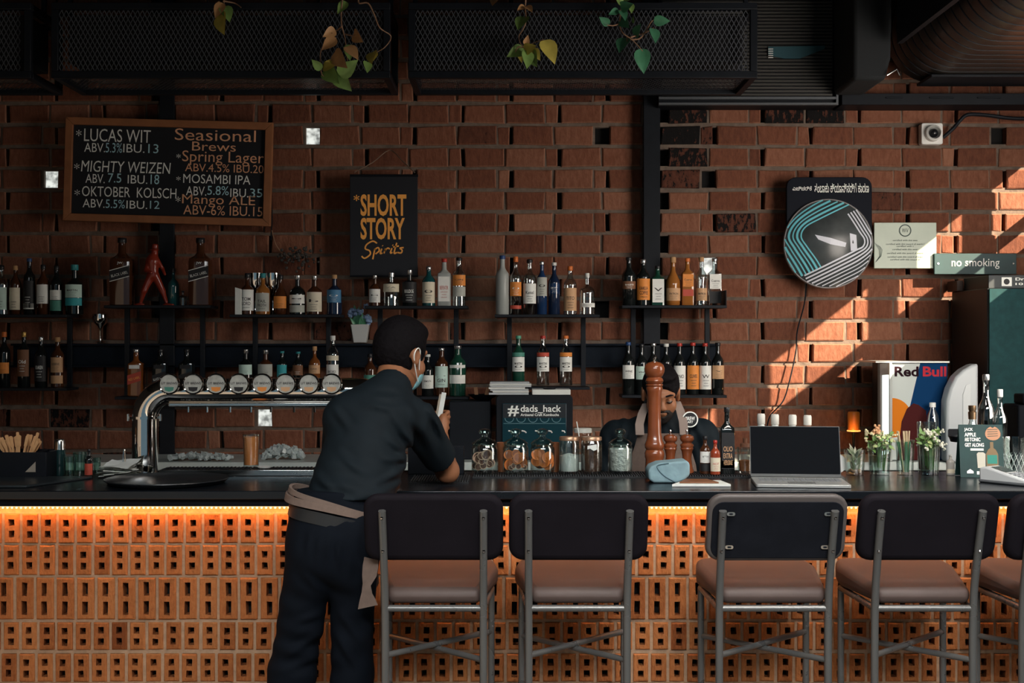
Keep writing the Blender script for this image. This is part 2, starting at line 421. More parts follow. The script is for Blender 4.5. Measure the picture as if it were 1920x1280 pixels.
# steel columns built into the wall, and the steel channel that runs along it
def ibeam(name, px0, px1):
    x0, x1 = PX(px0, 7.45), PX(px1, 7.45); m = MB()
    m.box(x0, x1, 7.40, 7.415, 0, 3.62); m.box((x0+x1)/2-0.008, (x0+x1)/2+0.008, 7.415, 7.53, 0, 3.62); m.box(x0, x1, 7.53, 7.56, 0, 3.62)
    return struct(m.build(name, DKMETAL, bevel=0.003))
ibeam('column_1', 303, 331); ibeam('column_2', 1205, 1236)
mb = MB(); za, zb = PZ(688, 7.46), PZ(644, 7.46)
mb.box(-2.9, PX(1345, 7.46), 7.44, 7.455, za, zb); mb.box(-2.9, PX(1345, 7.46), 7.40, 7.44, zb-0.012, zb); mb.box(-2.9, PX(1345, 7.46), 7.40, 7.44, za, za+0.012)
struct(mb.build('beam_1', mat('channel_steel', (0.006, 0.010, 0.017), 0.6, 0, 0.12, noise=0.3), bevel=0.002))
mb = MB(); za, zb = PZ(201, 7.38), PZ(180, 7.38)
mb.box(PX(1572, 7.38), 3.45, 7.30, 7.49, za, zb)
for a, b2 in ((1660, 1692), (1742, 1788), (1832, 1876)): mb.box(PX(a, 7.3), PX(b2, 7.3), 7.292, 7.30, za+0.035, za+0.043)
struct(mb.build('beam_2', BLACK, bevel=0.002))

# ================================================================ the bar
BARBRICK = brick_mat('perforated_clay_brick', (0.22, 0.062, 0.018), (0.42, 0.145, 0.046), (0.56, 0.225, 0.080), soot=False, bscale=60)
BARMORTAR = mat('bar_mortar', (0.42, 0.27, 0.17), 0.95, noise=0.35, scale=50, bump=0.5)
BY = 4.62
bar = thing('bar_counter', 'long bar counter faced with perforated terracotta bricks standing on end', 'bar counter', (0, BY, 0))
mb = MB(); rb = random.Random(11)
def holed(mb, x0, x1, z0, z1, hw, hh, hz, tint, yf):
    """one perforated block: two square holes one above the other"""
    q = lambda a: rb.uniform(-a, a)
    xc = (x0+x1)/2+q(.0015); zc = (z0+z1)/2+q(.0015); bv = 0.004; jit = .0012
    X = [x0+bv, xc-hw/2, xc+hw/2, x1-bv]; Zs = [z0+bv, zc-hz/2-hh/2, zc-hz/2+hh/2, zc+hz/2-hh/2, zc+hz/2+hh/2, z1-bv]
    V = []; 
    for z in Zs:
        for x in X: V.append((x+q(jit), yf+q(.001), z+q(jit)))
    fs = []; hl = []
    for r in range(5):
        for c in range(3):
            f = (r*4+c, r*4+c+1, r*4+c+5, r*4+c+4)
            (hl if (c == 1 and r in (1, 3)) else fs).append(f)
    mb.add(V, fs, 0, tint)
    for f in hl:
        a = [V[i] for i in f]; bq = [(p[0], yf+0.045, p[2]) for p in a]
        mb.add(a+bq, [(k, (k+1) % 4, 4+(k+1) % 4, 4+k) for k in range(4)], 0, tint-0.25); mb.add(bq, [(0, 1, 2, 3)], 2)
    rim = [V[0], V[3], V[23], V[20]]
    o = [(x0+q(.001), yf+bv*1.5, z0+q(.001)), (x1+q(.001), yf+bv*1.5, z0), (x1, yf+bv*1.5, z1+q(.001)), (x0, yf+bv*1.5, z1)]
    ob = [(p[0], yf+0.05, p[2]) for p in o]
    ring = [0, 1, 2, 3, 7, 11, 15, 19, 23, 22, 21, 20, 16, 12, 8, 4]
    seq = [V[i] for i in ring]; outer = []
    for i in ring:
        x, y, z = V[i]; r, c = divmod(i, 4)
        outer.append((o[0][0] if c == 0 else o[1][0] if c == 3 else x, yf+bv*1.5, z0 if r == 0 else z1 if r == 5 else z))
    n = len(ring)
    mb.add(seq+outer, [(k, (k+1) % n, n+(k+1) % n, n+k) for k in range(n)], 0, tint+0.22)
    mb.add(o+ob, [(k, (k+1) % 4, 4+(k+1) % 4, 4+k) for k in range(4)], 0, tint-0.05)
sc = 4.62/F
rows = [(963, 1018, .0657, 6), (1022, 1078, .0655, 6), (1083, 1161, .0737, 12), (1167, 1218, .0652, 8), (1226, 1278, .0652, 4), (1285, 1337, .0652, 9), (1345, 1420, .0737, 3), (1427, 1480, .0655, 5), (1487, 1545, .0655, 7)]
for (ya, yb, pt, off) in rows:
    z1 = PZ(ya, BY); z0 = PZ(yb, BY); tall = (z1-z0) > 0.13
    hw, hh, hz = (.0195, .049, .068) if tall else (.0205, .0245, .041)
    x = -2.7+off*sc
    mb.box(-2.7, 2.56, 0.009, 0.046, z0-0.0145, z0+0.002, 1)
    while x < 2.5:
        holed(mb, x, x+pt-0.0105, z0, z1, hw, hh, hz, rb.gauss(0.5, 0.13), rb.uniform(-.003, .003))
        mb.box(x+pt-0.012, x+pt+0.0015, 0.008, 0.046, z0-.004, z1+.004, 1); x += pt
mb.box(-2.7, 2.56, 0.046, 0.0515, 0.0, PZ(952, BY), 2)
mb.box(-2.7, 2.56, 0.006, 0.046, PZ(963, BY), PZ(951, BY), 1)
mb.build('brick_facing', [BARBRICK, BARMORTAR, HOLLOW], bar, smooth=False, tint=True)
mb = MB(); mb.box(-2.7, 2.56, 0.052, 0.20, 0, 1.0); mb.build('core', BLACK, bar, smooth=False)
mb = MB(); mb.box(-2.7, 2.56, -0.03, 0.05, 1.0075, 1.0105)
for i in range(320):
    x = -2.66+i*0.0163; mb.ball((x, -0.022, 1.0035), 0.0042, 6)
LED = mat('warm_led_strip', (1.0, 0.62, 0.34), 0.5, emit=1.7)
mb.build('led_strip', LED, bar, smooth=True)
for i in range(4):
    l = lamp('led_light', 'AREA', (-2.05+i*1.32, BY-0.028, 1.002), (0, 0.75, -1), 1.9, (1.0, 0.36, 0.07), shape='RECTANGLE', size=1.32, size_y=0.012)
TOPM = mat('black_polished_worktop', (0.006, 0.008, 0.011), 0.24, 0.0, 0.6, rnoise=0.08, scale=7)
top = thing('countertop', 'black polished bar worktop with a stepped front edge', 'worktop', (0, 0, 1.0105))
mb = MB(); mb.box(-2.72, 2.58, 4.55, 5.24, 0.028, 0.0585); mb.build('slab', TOPM, top, bevel=0.003)
mb = MB(); mb.box(-2.72, 2.58, 4.575, 5.2, 0.0, 0.0278); mb.build('edge_band', mat('edge_band', (0.004, 0.005, 0.008), 0.6, 0, 0.12), top, bevel=0.002)
CT = 1.069
mb = MB(); mb.box(-2.72, 2.58, 4.824, 5.2, 0.0, 1.005); 
bb = thing('back_counter', 'stainless steel work counter along the brick wall behind the bar', 'counter', (0, 0, 0))
mb = MB(); mb.box(-3.6, 2.52, 6.9, 7.39, 0.905, 0.95); mb.build('worktop', mat('brushed_steel', (0.60, 0.66, 0.63), 0.40, 0.35, noise=0.15, scale=5), bb, bevel=0.004)
mb = MB(); mb.box(-3.6, 2.52, 6.95, 7.39, 0.0, 0.9045); mb.build('body', DKMETAL, bb, bevel=0.004)
BT = 0.95
# ================================================================ overhead: caged planters, trailing plants, shutter, duct
CAGE = mat('black_mesh_wire', (0.085, 0.092, 0.105), 0.4, 0.2)
SOIL = mat('dark_soil_trough', (0.008, 0.008, 0.010), 0.9, noise=0.5, scale=30)
def caged_planter(x0, x1, label):
    za, zb, ya, yb = 2.955, 3.325, 6.60, 7.04
    t = thing('caged_planter', label, 'planter', ((x0+x1)/2, (ya+yb)/2, za), group='mesh planters hung under the ceiling')
    cx, cy = (x0+x1)/2, (ya+yb)/2
    W = (x1-x0)/2; D = (yb-ya)/2; H = zb-za
    m = MB(); r = 0.018
    for y in (-D, D):
        for z in (0, H): m.box(-W, W, y-r, y+r, z-r if z else 0, z+r if z else 2*r)
        for x in (-W+r, W-r): m.box(x-r, x+r, y-r, y+r, 2*r, H-r)
    for x in (-W+r, W-r):
        for z in (r, H): m.box(x-r, x+r, -D+r, D-r, z-r, z+r)
    for x in (-W+r, W-r): m.box(x-0.012, x+0.012, -0.012, 0.012, H+r, 3.62-za)
    m.build('frame', DKMETAL, t, bevel=0.003)
    m = MB(); dx, dz = 0.0245, 0.041; n = int((2*W-4*r)/dx); h2 = H-3*r; k = int(h2/dz)
    def zig(fn, rows, cols, dz2):
        for j in range(rows):
            for sgn in (1, -1):
                pts = []
                for i in range(2*cols+1):
                    pts.append(fn(i*dx/2, (j+0.5)*dz2+sgn*(dz2/2 if i % 2 else 0.0)))
                for p, q in zip(pts[:-1], pts[1:]):
                    d = (q-p).normalized(); nn = d.cross(Vector((0, 1, 0.01))).normalized()*0.0017; off = fn(0, 0)-fn(0, 0)
                    oo = Vector((0, 0.0025, 0.0015))
                    m.add([p-nn-oo, p+nn-oo, q+nn-oo, q-nn-oo, p-nn+oo, p+nn+oo, q+nn+oo, q-nn+oo], [(0, 1, 2, 3), (7, 6, 5, 4), (0, 3, 7, 4), (1, 5, 6, 2)])
    zig(lambda a, b_: Vector((-W+2*r+a, -D, 2*r+b_)), k, n, h2/k)
    m.build('front_mesh', CAGE, t, smooth=False)
    m2 = m; m = MB()
    kb = int((2*D-2*r)/dz)
    for j in range(kb):
        for sgn in (1, -1):
            for i in range(2*n):
                xa = -W+2*r+i*dx/2; ya_ = -D+r+(j+.5)*dz+sgn*(dz/2 if i % 2 else 0); yb_ = -D+r+(j+.5)*dz+sgn*(0 if i % 2 else dz/2)
                d = Vector((dx/2, yb_-ya_, 0)).normalized(); nn = Vector((-d.y, d.x, 0))*0.0018
                p = Vector((xa, ya_, r)); q = Vector((xa+dx/2, yb_, r)); up = Vector((0, 0, 0.002))
                m.add([p-nn, p+nn, q+nn, q-nn, p-nn+up, p+nn+up, q+nn+up, q-nn+up], [(3, 2, 1, 0), (4, 5, 6, 7), (0, 1, 5, 4), (3, 7, 6, 2)])
    m.build('bottom_mesh', CAGE, t, smooth=False)
    m = MB(); m.box(-W+0.05, W-0.05, -D+0.09, D-0.06, 0.10, H-0.02); m.build('trough', SOIL, t, bevel=0.01)
caged_planter(PX(-260, 6.6), PX(60, 6.6), 'black wire mesh planter box cut off by the picture edge, beside a longer one')
caged_planter(PX(98, 6.6), PX(732, 6.6), 'black wire mesh planter box hung above the chalkboard')
caged_planter(PX(766, 6.6), PX(1419, 6.6), 'black wire mesh planter box hung above the orange lettered sign')
LEAFG = mat('leaf_green', (0.22, 0.36, 0.10), 0.45, noise=0.45, scale=18)
LEAFY = mat('leaf_yellow', (0.58, 0.48, 0.10), 0.5, noise=0.4, scale=18)
LEAFR = mat('leaf_rusty', (0.55, 0.30, 0.13), 0.5, noise=0.4, scale=18)
LEAFD = mat('leaf_deep_green', (0.07, 0.24, 0.13), 0.4, noise=0.4, scale=18)
STEM = mat('vine_stem', (0.30, 0.17, 0.10), 0.6)
def leaf_mesh(mb, base, tip, width, nrm, curl=0.2):
    base, tip = Vector(base), Vector(tip); L = (tip-base); n = Vector(nrm).normalized(); s = L.cross(n).normalized(); n = s.cross(L).normalized()
    prof = [(0, .12), (.06, .62), (.2, .95), (.38, 1), (.58, .8), (.78, .45), (.92, .16), (1, .0)]
    vs = []
    for t, w_ in prof:
        c = base+L*t+n*(-curl*L.length*t*t); 
        for q in (-1, -0.5, 0, 0.5, 1): vs.append(c+s*(q*w_*width/2)+n*(abs(q)*w_*width*0.16))
    fs = []
    for i in range(len(prof)-1):
        for j in range(4): fs.append((i*5+j, i*5+j+1, i*5+j+6, i*5+j+5))
    k = len(vs); th = n*0.0012
    mb.add(vs+[v+th for v in vs], fs+[tuple(k+q for q in reversed(f)) for f in fs])
def vine(label, d, stems, leaves):
    """stems: lists of pixel points; leaves: (px base, py base, px tip, py tip, material)"""
    o = P(*stems[0][0], d); t = thing('trailing_plant', label, 'hanging plant', o, group='vines trailing over the planters')
    m = MB()
    for i, st in enumerate(stems):
        pts = smooth_path([P(x, y, d+0.03*math.sin(x*.37+y*.11)) - o for x, y in st], 5); m.tube(pts, [0.0045-0.0025*j/len(pts) for j in range(len(pts))], 6)
    m.build('stem', STEM, t)
    for i, (a, b, c, e, mt) in enumerate(leaves):
        m = MB(); dd = 0.03*math.sin(a*.37+b*.11)
        p = P(a, b, d+dd)-o; q = P(c, e, d+dd-0.025*(1+i % 3))-o
        leaf_mesh(m, p, q, (q-p).length*0.66, (0.5*math.sin(i*2.1), -1, 0.4*math.cos(i*1.7)), 0.15)
        m.build('leaf', mt, t)
G, Y_, R_, D_ = LEAFG, LEAFY, LEAFR, LEAFD
vine('short sprig of rusty leaves over the mesh, nearest the chalkboard', 6.5, [[(418, -30), (420, 8), (414, 28)], [(418, 2), (440, 6), (452, 14)]],
     [(418, 6, 402, 32, R_), (420, 12, 431, 38, G), (416, 26, 415, 62, Y_), (414, 4, 408, 12, R_)])
vine('long looping vine with two strands and a big cluster of yellow green leaves', 6.5,
     [[(645, -30), (640, 22), (641, 48), (647, 72), (650, 100), (652, 118)], [(641, 50), (630, 58), (622, 62)], [(647, 64), (662, 67), (668, 64)], [(630, 70), (604, 90), (601, 115), (604, 140), (622, 150)],
      [(680, -30), (672, 4), (690, 6), (702, 28), (712, 52), (733, 68), (722, 88), (702, 102), (690, 126)]],
     [(650, 4, 632, 24, G), (628, 56, 607, 68, R_), (664, 62, 676, 78, R_), (630, 72, 603, 92, R_), (650, 88, 672, 108, R_), (628, 98, 646, 126, R_), (603, 130, 584, 112, G), (606, 128, 630, 118, Y_), (610, 130, 632, 154, G), (628, 136, 657, 170, G), (636, 140, 670, 114, G), (634, 124, 612, 112, Y_), (654, 84, 656, 112, G), (688, 116, 690, 134, G), (700, 98, 694, 116, Y_), (704, 98, 700, 112, Y_)])
vine('thin vine ending in a tuft of yellow leaves above the orange lettered sign', 6.5,
     [[(988, -30), (985, 12), (986, 40), (980, 56), (973, 68), (976, 82), (985, 90)], [(985, 90), (1002, 80), (1020, 74)], [(985, 90), (972, 88), (966, 98)], [(934, -25), (926, 0)]],
     [(984, 12, 970, 18, R_), (986, 12, 998, 20, R_), (984, 32, 970, 52, G), (986, 84, 990, 66, R_), (982, 92, 952, 104, G), (984, 94, 1002, 86, Y_), (976, 96, 978, 116, Y_), (988, 96, 990, 126, G), (992, 98, 1004, 122, G), (1000, 92, 1012, 112, Y_), (1020, 76, 1042, 116, Y_), (934, -4, 922, 6, R_)])
vine('bushy vine with dark green pointed leaves over the last planter', 6.5,
     [[(1160, -30), (1165, 10), (1162, 45), (1168, 62), (1182, 72), (1195, 84), (1205, 96)], [(1162, 44), (1150, 48), (1138, 47)], [(1182, 74), (1200, 72), (1212, 56), (1222, 40), (1232, 34)], [(1182, 70), (1208, 62), (1226, 52)], [(1176, 68), (1176, 78)]],
     [(1160, 2, 1184, -4, G), (1166, 6, 1154, -8, G), (1164, 14, 1184, 8, D_), (1160, 20, 1142, 26, D_), (1164, 20, 1174, 36, D_), (1166, 34, 1176, 50, D_), (1142, 46, 1124, 32, D_), (1184, 40, 1190, 30, G), (1192, 68, 1198, 46, D_), (1226, 38, 1256, 40, D_), (1224, 54, 1231, 78, D_), (1174, 72, 1160, 94, D_), (1202, 92, 1208, 136, D_), (1178, 6, 1186, 22, G)])
# ribbed shutter box
t = thing('ribbed_shutter_box', 'black ribbed metal panel box under the ceiling with a pale edge line', 'shutter', (PX(1400, 7.3), 7.3, PZ(197, 7.3)))
xa, xb = PX(1235, 7.3)-t.location.x, PX(1571, 7.3)-t.location.x; zt = 3.615-t.location.z
m = MB(); m.box(xa, xb, 0.02, 0.16, 0.0, zt); m.build('body', BLACK, t, bevel=0.004)
RIB = mat('ribbed_metal', (0.050, 0.047, 0.042), 0.5, 0.2)
m = MB(); z = 0.055
while z < zt-0.02: m.box(xa+0.02, xb-0.03, 0.004, 0.02, z, z+0.011); z += 0.0195
m.build('ribs', RIB, t, smooth=False)
m = MB(); m.box(xa, xb, -0.012, 0.019, 0, 0.012); m.box(xb-0.012, xb, -0.012, 0.019, 0.0122, zt); m.box(xa, xb, -0.01, 0.0035, 0.032, 0.046); m.build('edge_trim', mat('edge_trim', (0.10, 0.11, 0.12), 0.4, 0.3), t)
m = MB(); m.prism([(PX(x, 7.3)-t.location.x, PZ(y, 7.3)-t.location.z) for x, y in ((1440, 88), (1546, 86), (1546, 92), (1500, 110), (1470, 110), (1440, 104))], -0.006, 0.0035); m.build('pennant', mat('teal_cloth', (0.02, 0.075, 0.095), 0.7), t)
m = MB()
for k in range(5): m.box(PX(1440, 7.3)-t.location.x, PX(1449, 7.3)-t.location.x, -0.012, -0.0065, PZ(92+k*4, 7.3)-t.location.z-0.004, PZ(92+k*4, 7.3)-t.location.z)
m.build('clip', WHITE, t)
# big flat oval duct along the ceiling on the window side
DUCT = mat('duct_metal', (0.085, 0.072, 0.064), 0.34, 0.75, rnoise=0.05, scale=4)
t = thing('ventilation_duct', 'large dark corrugated ventilation duct with a flat underside and blue sheen', 'duct', (2.85, 6.3, 3.07))
out = []; wv, hv, rr = 0.72, 0.54, 0.26
sec = rrect(-wv, wv, 0, hv, rr, 10)
m = MB(); vs = []; ys = []
y = 7.28-6.3
while y > 2.6-6.3:
    ys += [(y, 0.0), (y-0.040, 0.003), (y-0.086, 0.0), (y-0.090, -0.012), (y-0.098, -0.012)]; y -= 0.102
for yy, off in ys:
    for a, b_ in sec: vs.append((a*(1+off/wv), yy, (b_-hv/2)*(1+2*off/hv)+hv/2))
n = len(sec); fs = [(i*n+k, i*n+(k+1) % n, (i+1)*n+(k+1) % n, (i+1)*n+k) for i in range(len(ys)-1) for k in range(n)]
fs += [tuple(range(n)), tuple((len(ys)-1)*n+k for k in range(n))]
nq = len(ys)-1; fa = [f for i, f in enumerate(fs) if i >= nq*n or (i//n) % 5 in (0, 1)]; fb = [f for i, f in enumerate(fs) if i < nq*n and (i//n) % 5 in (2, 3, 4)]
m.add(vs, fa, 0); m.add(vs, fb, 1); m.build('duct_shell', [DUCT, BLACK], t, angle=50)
m = MB(); m.box(-0.82, -0.79, -1.4, 0.45, 0.10, 0.54); 
for k in range(5): m.box(-0.84, -0.821, -1.4, -0.2, 0.16+k*0.075, 0.18+k*0.075)
m.build('side_grille', BLACK, t, smooth=False)
m = MB(); m.box(-0.55, 0.3, 0.72, 0.98, -0.02, -0.003); m.build('mounting_plate', DKMETAL, t, bevel=0.004)
t = thing('canvas_hood', 'black draped canvas box between the shutter and the duct', 'hood', (PX(1610, 7.2), 7.2, 3.0))
m = MB(); m.prism([(-0.12, 0.0), (0.05, 0.0), (0.08, 0.12), (0.085, 0.30), (0.085, 0.615), (-0.12, 0.615)], -0.35, 0.09); m.build('canvas', mat('black_canvas', (0.010, 0.012, 0.014), 0.85, bump=0.4, scale=8), t, bevel=0.02)
m = MB(); m.tube([(0.05, -0.37, 0.02), (0.10, -0.38, 0.05), (0.12, -0.37, 0.02)], 0.006); m.build('strap', STEEL, t)

# ================================================================ on the wall
WOOD = mat('frame_wood', (0.30, 0.115, 0.045), 0.55, noise=0.35, scale=14, bump=0.15)
SLATE = mat('blackboard', (0.008, 0.009, 0.013), 0.85, noise=0.3, scale=10)
OCH = mat('orange_chalk', (0.82, 0.42, 0.24), 0.95); BCH = mat('blue_chalk', (0.48, 0.76, 0.84), 0.95)
DB = 7.38
t = thing('chalkboard', 'wood framed blackboard listing beers in white and orange chalk', 'chalkboard', P(316, 322, DB)); t.rotation_euler = (0, math.radians(1.6), 0)
q = lambda px: (px-316)/F*DB
hw, hh = q(316+194), q(316+97); fr = q(316+14)
m = MB()
m.prism([(-hw, hh), (hw, hh), (hw-fr, hh-fr), (-hw+fr, hh-fr)], -0.018, 0.02); m.prism([(-hw, -hh), (hw, -hh), (hw-fr, -hh+fr), (-hw+fr, -hh+fr)], -0.018, 0.02)
m.prism([(-hw, -hh), (-hw, hh), (-hw+fr, hh-fr), (-hw+fr, -hh+fr)], -0.018, 0.02); m.prism([(hw, -hh), (hw, hh), (hw-fr, hh-fr), (hw-fr, -hh+fr)], -0.018, 0.02)
m.build('frame', WOOD, t, bevel=0.003)
m = MB(); m.box(-hw+fr*.9, hw-fr*.9, 0.0, 0.018, -hh+fr*.9, hh-fr*.9); m.build('slate', SLATE, t)
m = MB()
def bl(body, xa, xb, ya, yb, mi, sh=0.0):   # board lettering: pixel box relative to the photo, untilted
    put_text(MB(), body, q(xa), q(xb), -q(316+yb-322), -q(316+ya-322), -0.0015, bold=-0.002, shear=sh).build('chalk_lettering', (CHALK, OCH, BCH)[mi], t, smooth=False)
bl('*', 141, 151, 248, 260, 0); bl('LUCAS WIT', 156, 281, 245, 269, 0); bl('ABV.', 157, 196, 272, 289, 0); bl('5.3%', 197, 228, 271, 289, 2); bl('IBU.', 230, 270, 272, 288, 0); bl('13', 277, 296, 271, 288, 2)
bl('*', 139, 149, 311, 322, 0); bl('MIGHTY WEIZEN', 152, 320, 305, 326, 0, .1); bl('ABV.', 161, 197, 330, 347, 0); bl('7.5', 203, 228, 328, 345, 2); bl('IBU.', 240, 277, 330, 346, 0); bl('18', 283, 299, 328, 346, 2)
bl('*', 141, 151, 360, 371, 0); bl('OKTOBER  KOLSCH', 155, 332, 353, 372, 0); bl('ABV.', 157, 198, 377, 393, 0); bl('5.5%', 200, 236, 377, 393, 2); bl('IBU.', 239, 278, 378, 393, 0); bl('12', 283, 301, 377, 392, 2)
bl('Seasional', 326, 478, 240, 262, 1); bl('Brews', 359, 441, 264, 281, 1); bl('*', 330, 338, 288, 296, 0); bl('Spring Lager', 341, 494, 281, 308, 1); bl('ABV.4.5% IBU.20', 347, 494, 305, 320, 1)
bl('*', 331, 339, 330, 338, 0); bl('MOSAMBI IPA', 344, 470, 325, 342, 0); bl('ABV.', 350, 388, 348, 365, 0); bl('5.8%', 390, 430, 346, 363, 2); bl('IBU.', 433, 467, 350, 366, 0); bl('35', 470, 493, 349, 365, 2)
bl('*', 331, 340, 368, 378, 0); bl('Mango ALE', 343, 480, 363, 386, 1); bl('ABV-6% IBU.15', 346, 494, 383, 401, 1)
# hanging spirits sign
DS = 7.36
t = thing('hanging_sign', 'black hanging banner sign with orange lettering on a cord', 'sign', P(720, 424, DS))
qx = lambda px: (px-720)/F*DS
qz = lambda py: -(py-424)/F*DS
m = MB(); m.box(qx(656), qx(783), 0, 0.012, qz(516), qz(331)); m.build('banner', mat('banner_black', (0.007, 0.008, 0.013), 0.6), t, bevel=0.002)
m = MB(); m.tube([(qx(656), 0.004, qz(329)), (qx(784), 0.004, qz(329))], 0.008); m.tube([(qx(656), 0.004, qz(517)), (qx(784), 0.004, qz(517))], 0.007); m.build('rod', DKMETAL, t)
m = MB(); m.tube(smooth_path([(qx(664), 0.0, qz(323)), (qx(697), 0.05, qz(302)), (qx(727), 0.11, qz(276)), (qx(752), 0.05, qz(298)), (qx(778), 0.0, qz(324))], 4), 0.0032, 6); m.build('cord', mat('cord_brown', (0.20, 0.13, 0.09), 0.8), t)
m = MB(); put_text(m, '*', qx(663), qx(674), qz(377), qz(365), -0.0015, bold=0.01); m.build('asterisk', GOLD, t, smooth=False); m = MB(); put_text(m, 'SHORT', qx(676), qx(762), qz(405), qz(364), -0.0015, bold=0.028); m.build('lettering', GOLD, t, smooth=False); m = MB(); put_text(m, 'STORY', qx(676), qx(759), qz(449), qz(408), -0.0015, bold=0.028)
m.build('lettering', GOLD, t, smooth=False); m = MB()
sp = [[(707, 456), (699, 452), (688, 458), (685, 466), (693, 470), (694, 477), (684, 484), (678, 480)], [(703, 466), (699, 486)], [(702, 468), (709, 464), (711, 470), (704, 476)], [(716, 466), (713, 475), (717, 474)], [(723, 466), (720, 475)], [(721, 471), (727, 465), (731, 467)], [(735, 465), (732, 474), (736, 473)], [(744, 455), (739, 474), (744, 473)], [(737, 463), (748, 461)], [(757, 464), (750, 465), (754, 469), (752, 474), (745, 473)], [(717, 460), (718, 461)], [(736, 459), (737, 460)]]
for s_ in sp: stroke(m, [(v.x, v.z) for v in smooth_path([(qx(x), 0, qz(y)) for x, y in s_], 5)], 0.0085, -0.0016)
m.build('lettering', GOLD, t, smooth=False)
# convex dome sign
DD = 7.36
t = thing('dome_sign', 'black wall board with a round dome painted with striped reflections and white script along its top', 'sign', P(1554, 440, DD))
qx = lambda px: (px-1554)/F*DD
qz = lambda py: -(py-440)/F*DD
DARKB = mat('board_navy', (0.004, 0.006, 0.012), 0.6, 0, .12)
m = MB(); m.prism(rrect(qx(1475), qx(1635), qz(500), qz(332), 0.055), 0, 0.03); m.build('backboard', DARKB, t, bevel=0.003)
m = MB(); put_text(m, 'ತಂಬಾಕು ಕ್ಯಾನ್ಸರಿಗೆ ಕಾರಣ', qx(1527), qx(1629), qz(361), qz(343), -0.002, bold=0.006); put_text(m, 'ಎಚ್ಚರಿಕೆ', qx(1486), qx(1522), qz(357), qz(349), -0.002, bold=0.006); m.build('lettering', CHALK, t, smooth=False)
cx, cz, R = qx(1552), qz(457), 84.5/F*DD
dome = lambda r: -0.012-0.075*(1-(min(r, R)/R)**2)
m = MB(); m.lathe([(R, 0), (R, 0.012), (R*0.985, 0.017)], 48, (cx, 0, cz), rot=Matrix.Rotation(PI/2, 3, 'X')); m.build('rim', mat('rim_grey', (.16, .15, .15), .4), t)
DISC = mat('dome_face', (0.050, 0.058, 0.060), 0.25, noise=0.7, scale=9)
m = MB(); prof = [(R*0.985*(1-i/10)+1e-4, -dome(R*0.985*(1-i/10))) for i in range(11)]
m.lathe(prof, 48, (cx, 0, cz), rot=Matrix.Rotation(PI/2, 3, 'X')); m.build('dome', DISC, t)
m = MB()
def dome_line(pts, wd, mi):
    """a painted reflection stripe on the dome, cut at its rim (pixel points)"""
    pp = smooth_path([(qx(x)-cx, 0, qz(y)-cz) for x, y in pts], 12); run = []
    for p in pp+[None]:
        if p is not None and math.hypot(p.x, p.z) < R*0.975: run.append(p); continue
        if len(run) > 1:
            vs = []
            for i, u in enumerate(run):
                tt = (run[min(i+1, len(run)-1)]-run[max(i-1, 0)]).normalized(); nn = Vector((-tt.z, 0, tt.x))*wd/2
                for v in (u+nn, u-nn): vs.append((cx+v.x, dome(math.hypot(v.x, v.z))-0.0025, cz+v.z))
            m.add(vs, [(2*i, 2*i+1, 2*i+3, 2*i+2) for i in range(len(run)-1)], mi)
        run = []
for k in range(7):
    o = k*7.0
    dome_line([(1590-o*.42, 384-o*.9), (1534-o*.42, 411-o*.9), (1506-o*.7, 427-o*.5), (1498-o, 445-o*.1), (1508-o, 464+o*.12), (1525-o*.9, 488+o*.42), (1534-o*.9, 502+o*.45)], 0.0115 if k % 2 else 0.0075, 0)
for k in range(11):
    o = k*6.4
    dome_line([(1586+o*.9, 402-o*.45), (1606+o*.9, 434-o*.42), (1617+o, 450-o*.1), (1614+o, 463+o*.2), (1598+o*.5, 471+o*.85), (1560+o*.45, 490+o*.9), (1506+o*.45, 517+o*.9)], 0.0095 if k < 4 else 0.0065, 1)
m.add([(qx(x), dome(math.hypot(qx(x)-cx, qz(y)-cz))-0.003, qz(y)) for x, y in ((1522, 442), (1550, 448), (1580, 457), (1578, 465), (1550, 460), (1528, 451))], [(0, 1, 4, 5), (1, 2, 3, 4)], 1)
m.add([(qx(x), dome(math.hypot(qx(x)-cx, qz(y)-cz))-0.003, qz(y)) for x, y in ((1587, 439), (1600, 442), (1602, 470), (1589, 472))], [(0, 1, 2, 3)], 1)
m.build('reflected_stripes', [mat('teal_reflection', (0.18, 0.62, 0.72), 0.4), mat('white_reflection', (0.70, 0.72, 0.80), 0.4)], t, smooth=False)  # mirrored blinds put into the colour of the dome
# certificate plaque
t = thing('certificate_plaque', 'pale green glass certificate with a round emblem and small print', 'plaque', P(1697, 460, 7.42))
qx = lambda px: (px-1697)/F*7.42
qz = lambda py: -(py-460)/F*7.42
m = MB(); m.box(qx(1639), qx(1756), 0, 0.01, qz(503), qz(417)); m.build('plate', mat('plaque_green', (0.36, 0.44, 0.34), 0.28, noise=0.25, scale=5), t, bevel=0.002)
INK = mat('plaque_ink', (0.05, 0.08, 0.07), 0.6)
m = MB(); m.lathe([(0.030, 0), (0.036, 0), (0.036, 0.0012), (0.030, 0.0012)], 24, (0, -0.0004, qz(432)), rot=Matrix.Rotation(PI/2, 3, 'X'), caps=False); put_text(m, 'WV', qx(1691), qx(1703), qz(436), qz(428), -0.0015)
for yy, wd in ((450, 23), (457, 36), (461, 16), (467, 24), (474, 34), (481, 33), (486, 28)): put_text(m, 'certified with this award of merit for'[:max(8, wd)], qx(1697-wd), qx(1697+wd), qz(yy+2), qz(yy-1.2), -0.0015)
for k in range(4): stroke(m, [(qx(1640+k*3), qz(455+k*2)), (qx(1648+k*2), qz(468)), (qx(1649+k), qz(480)), (qx(1641+k), qz(492-k))], 0.002, -0.0015)
m.build('print', INK, t, smooth=False)
t = thing('no_smoking_sign', 'dark teal wooden no smoking sign with white lettering', 'sign', P(1829, 494, 7.40))
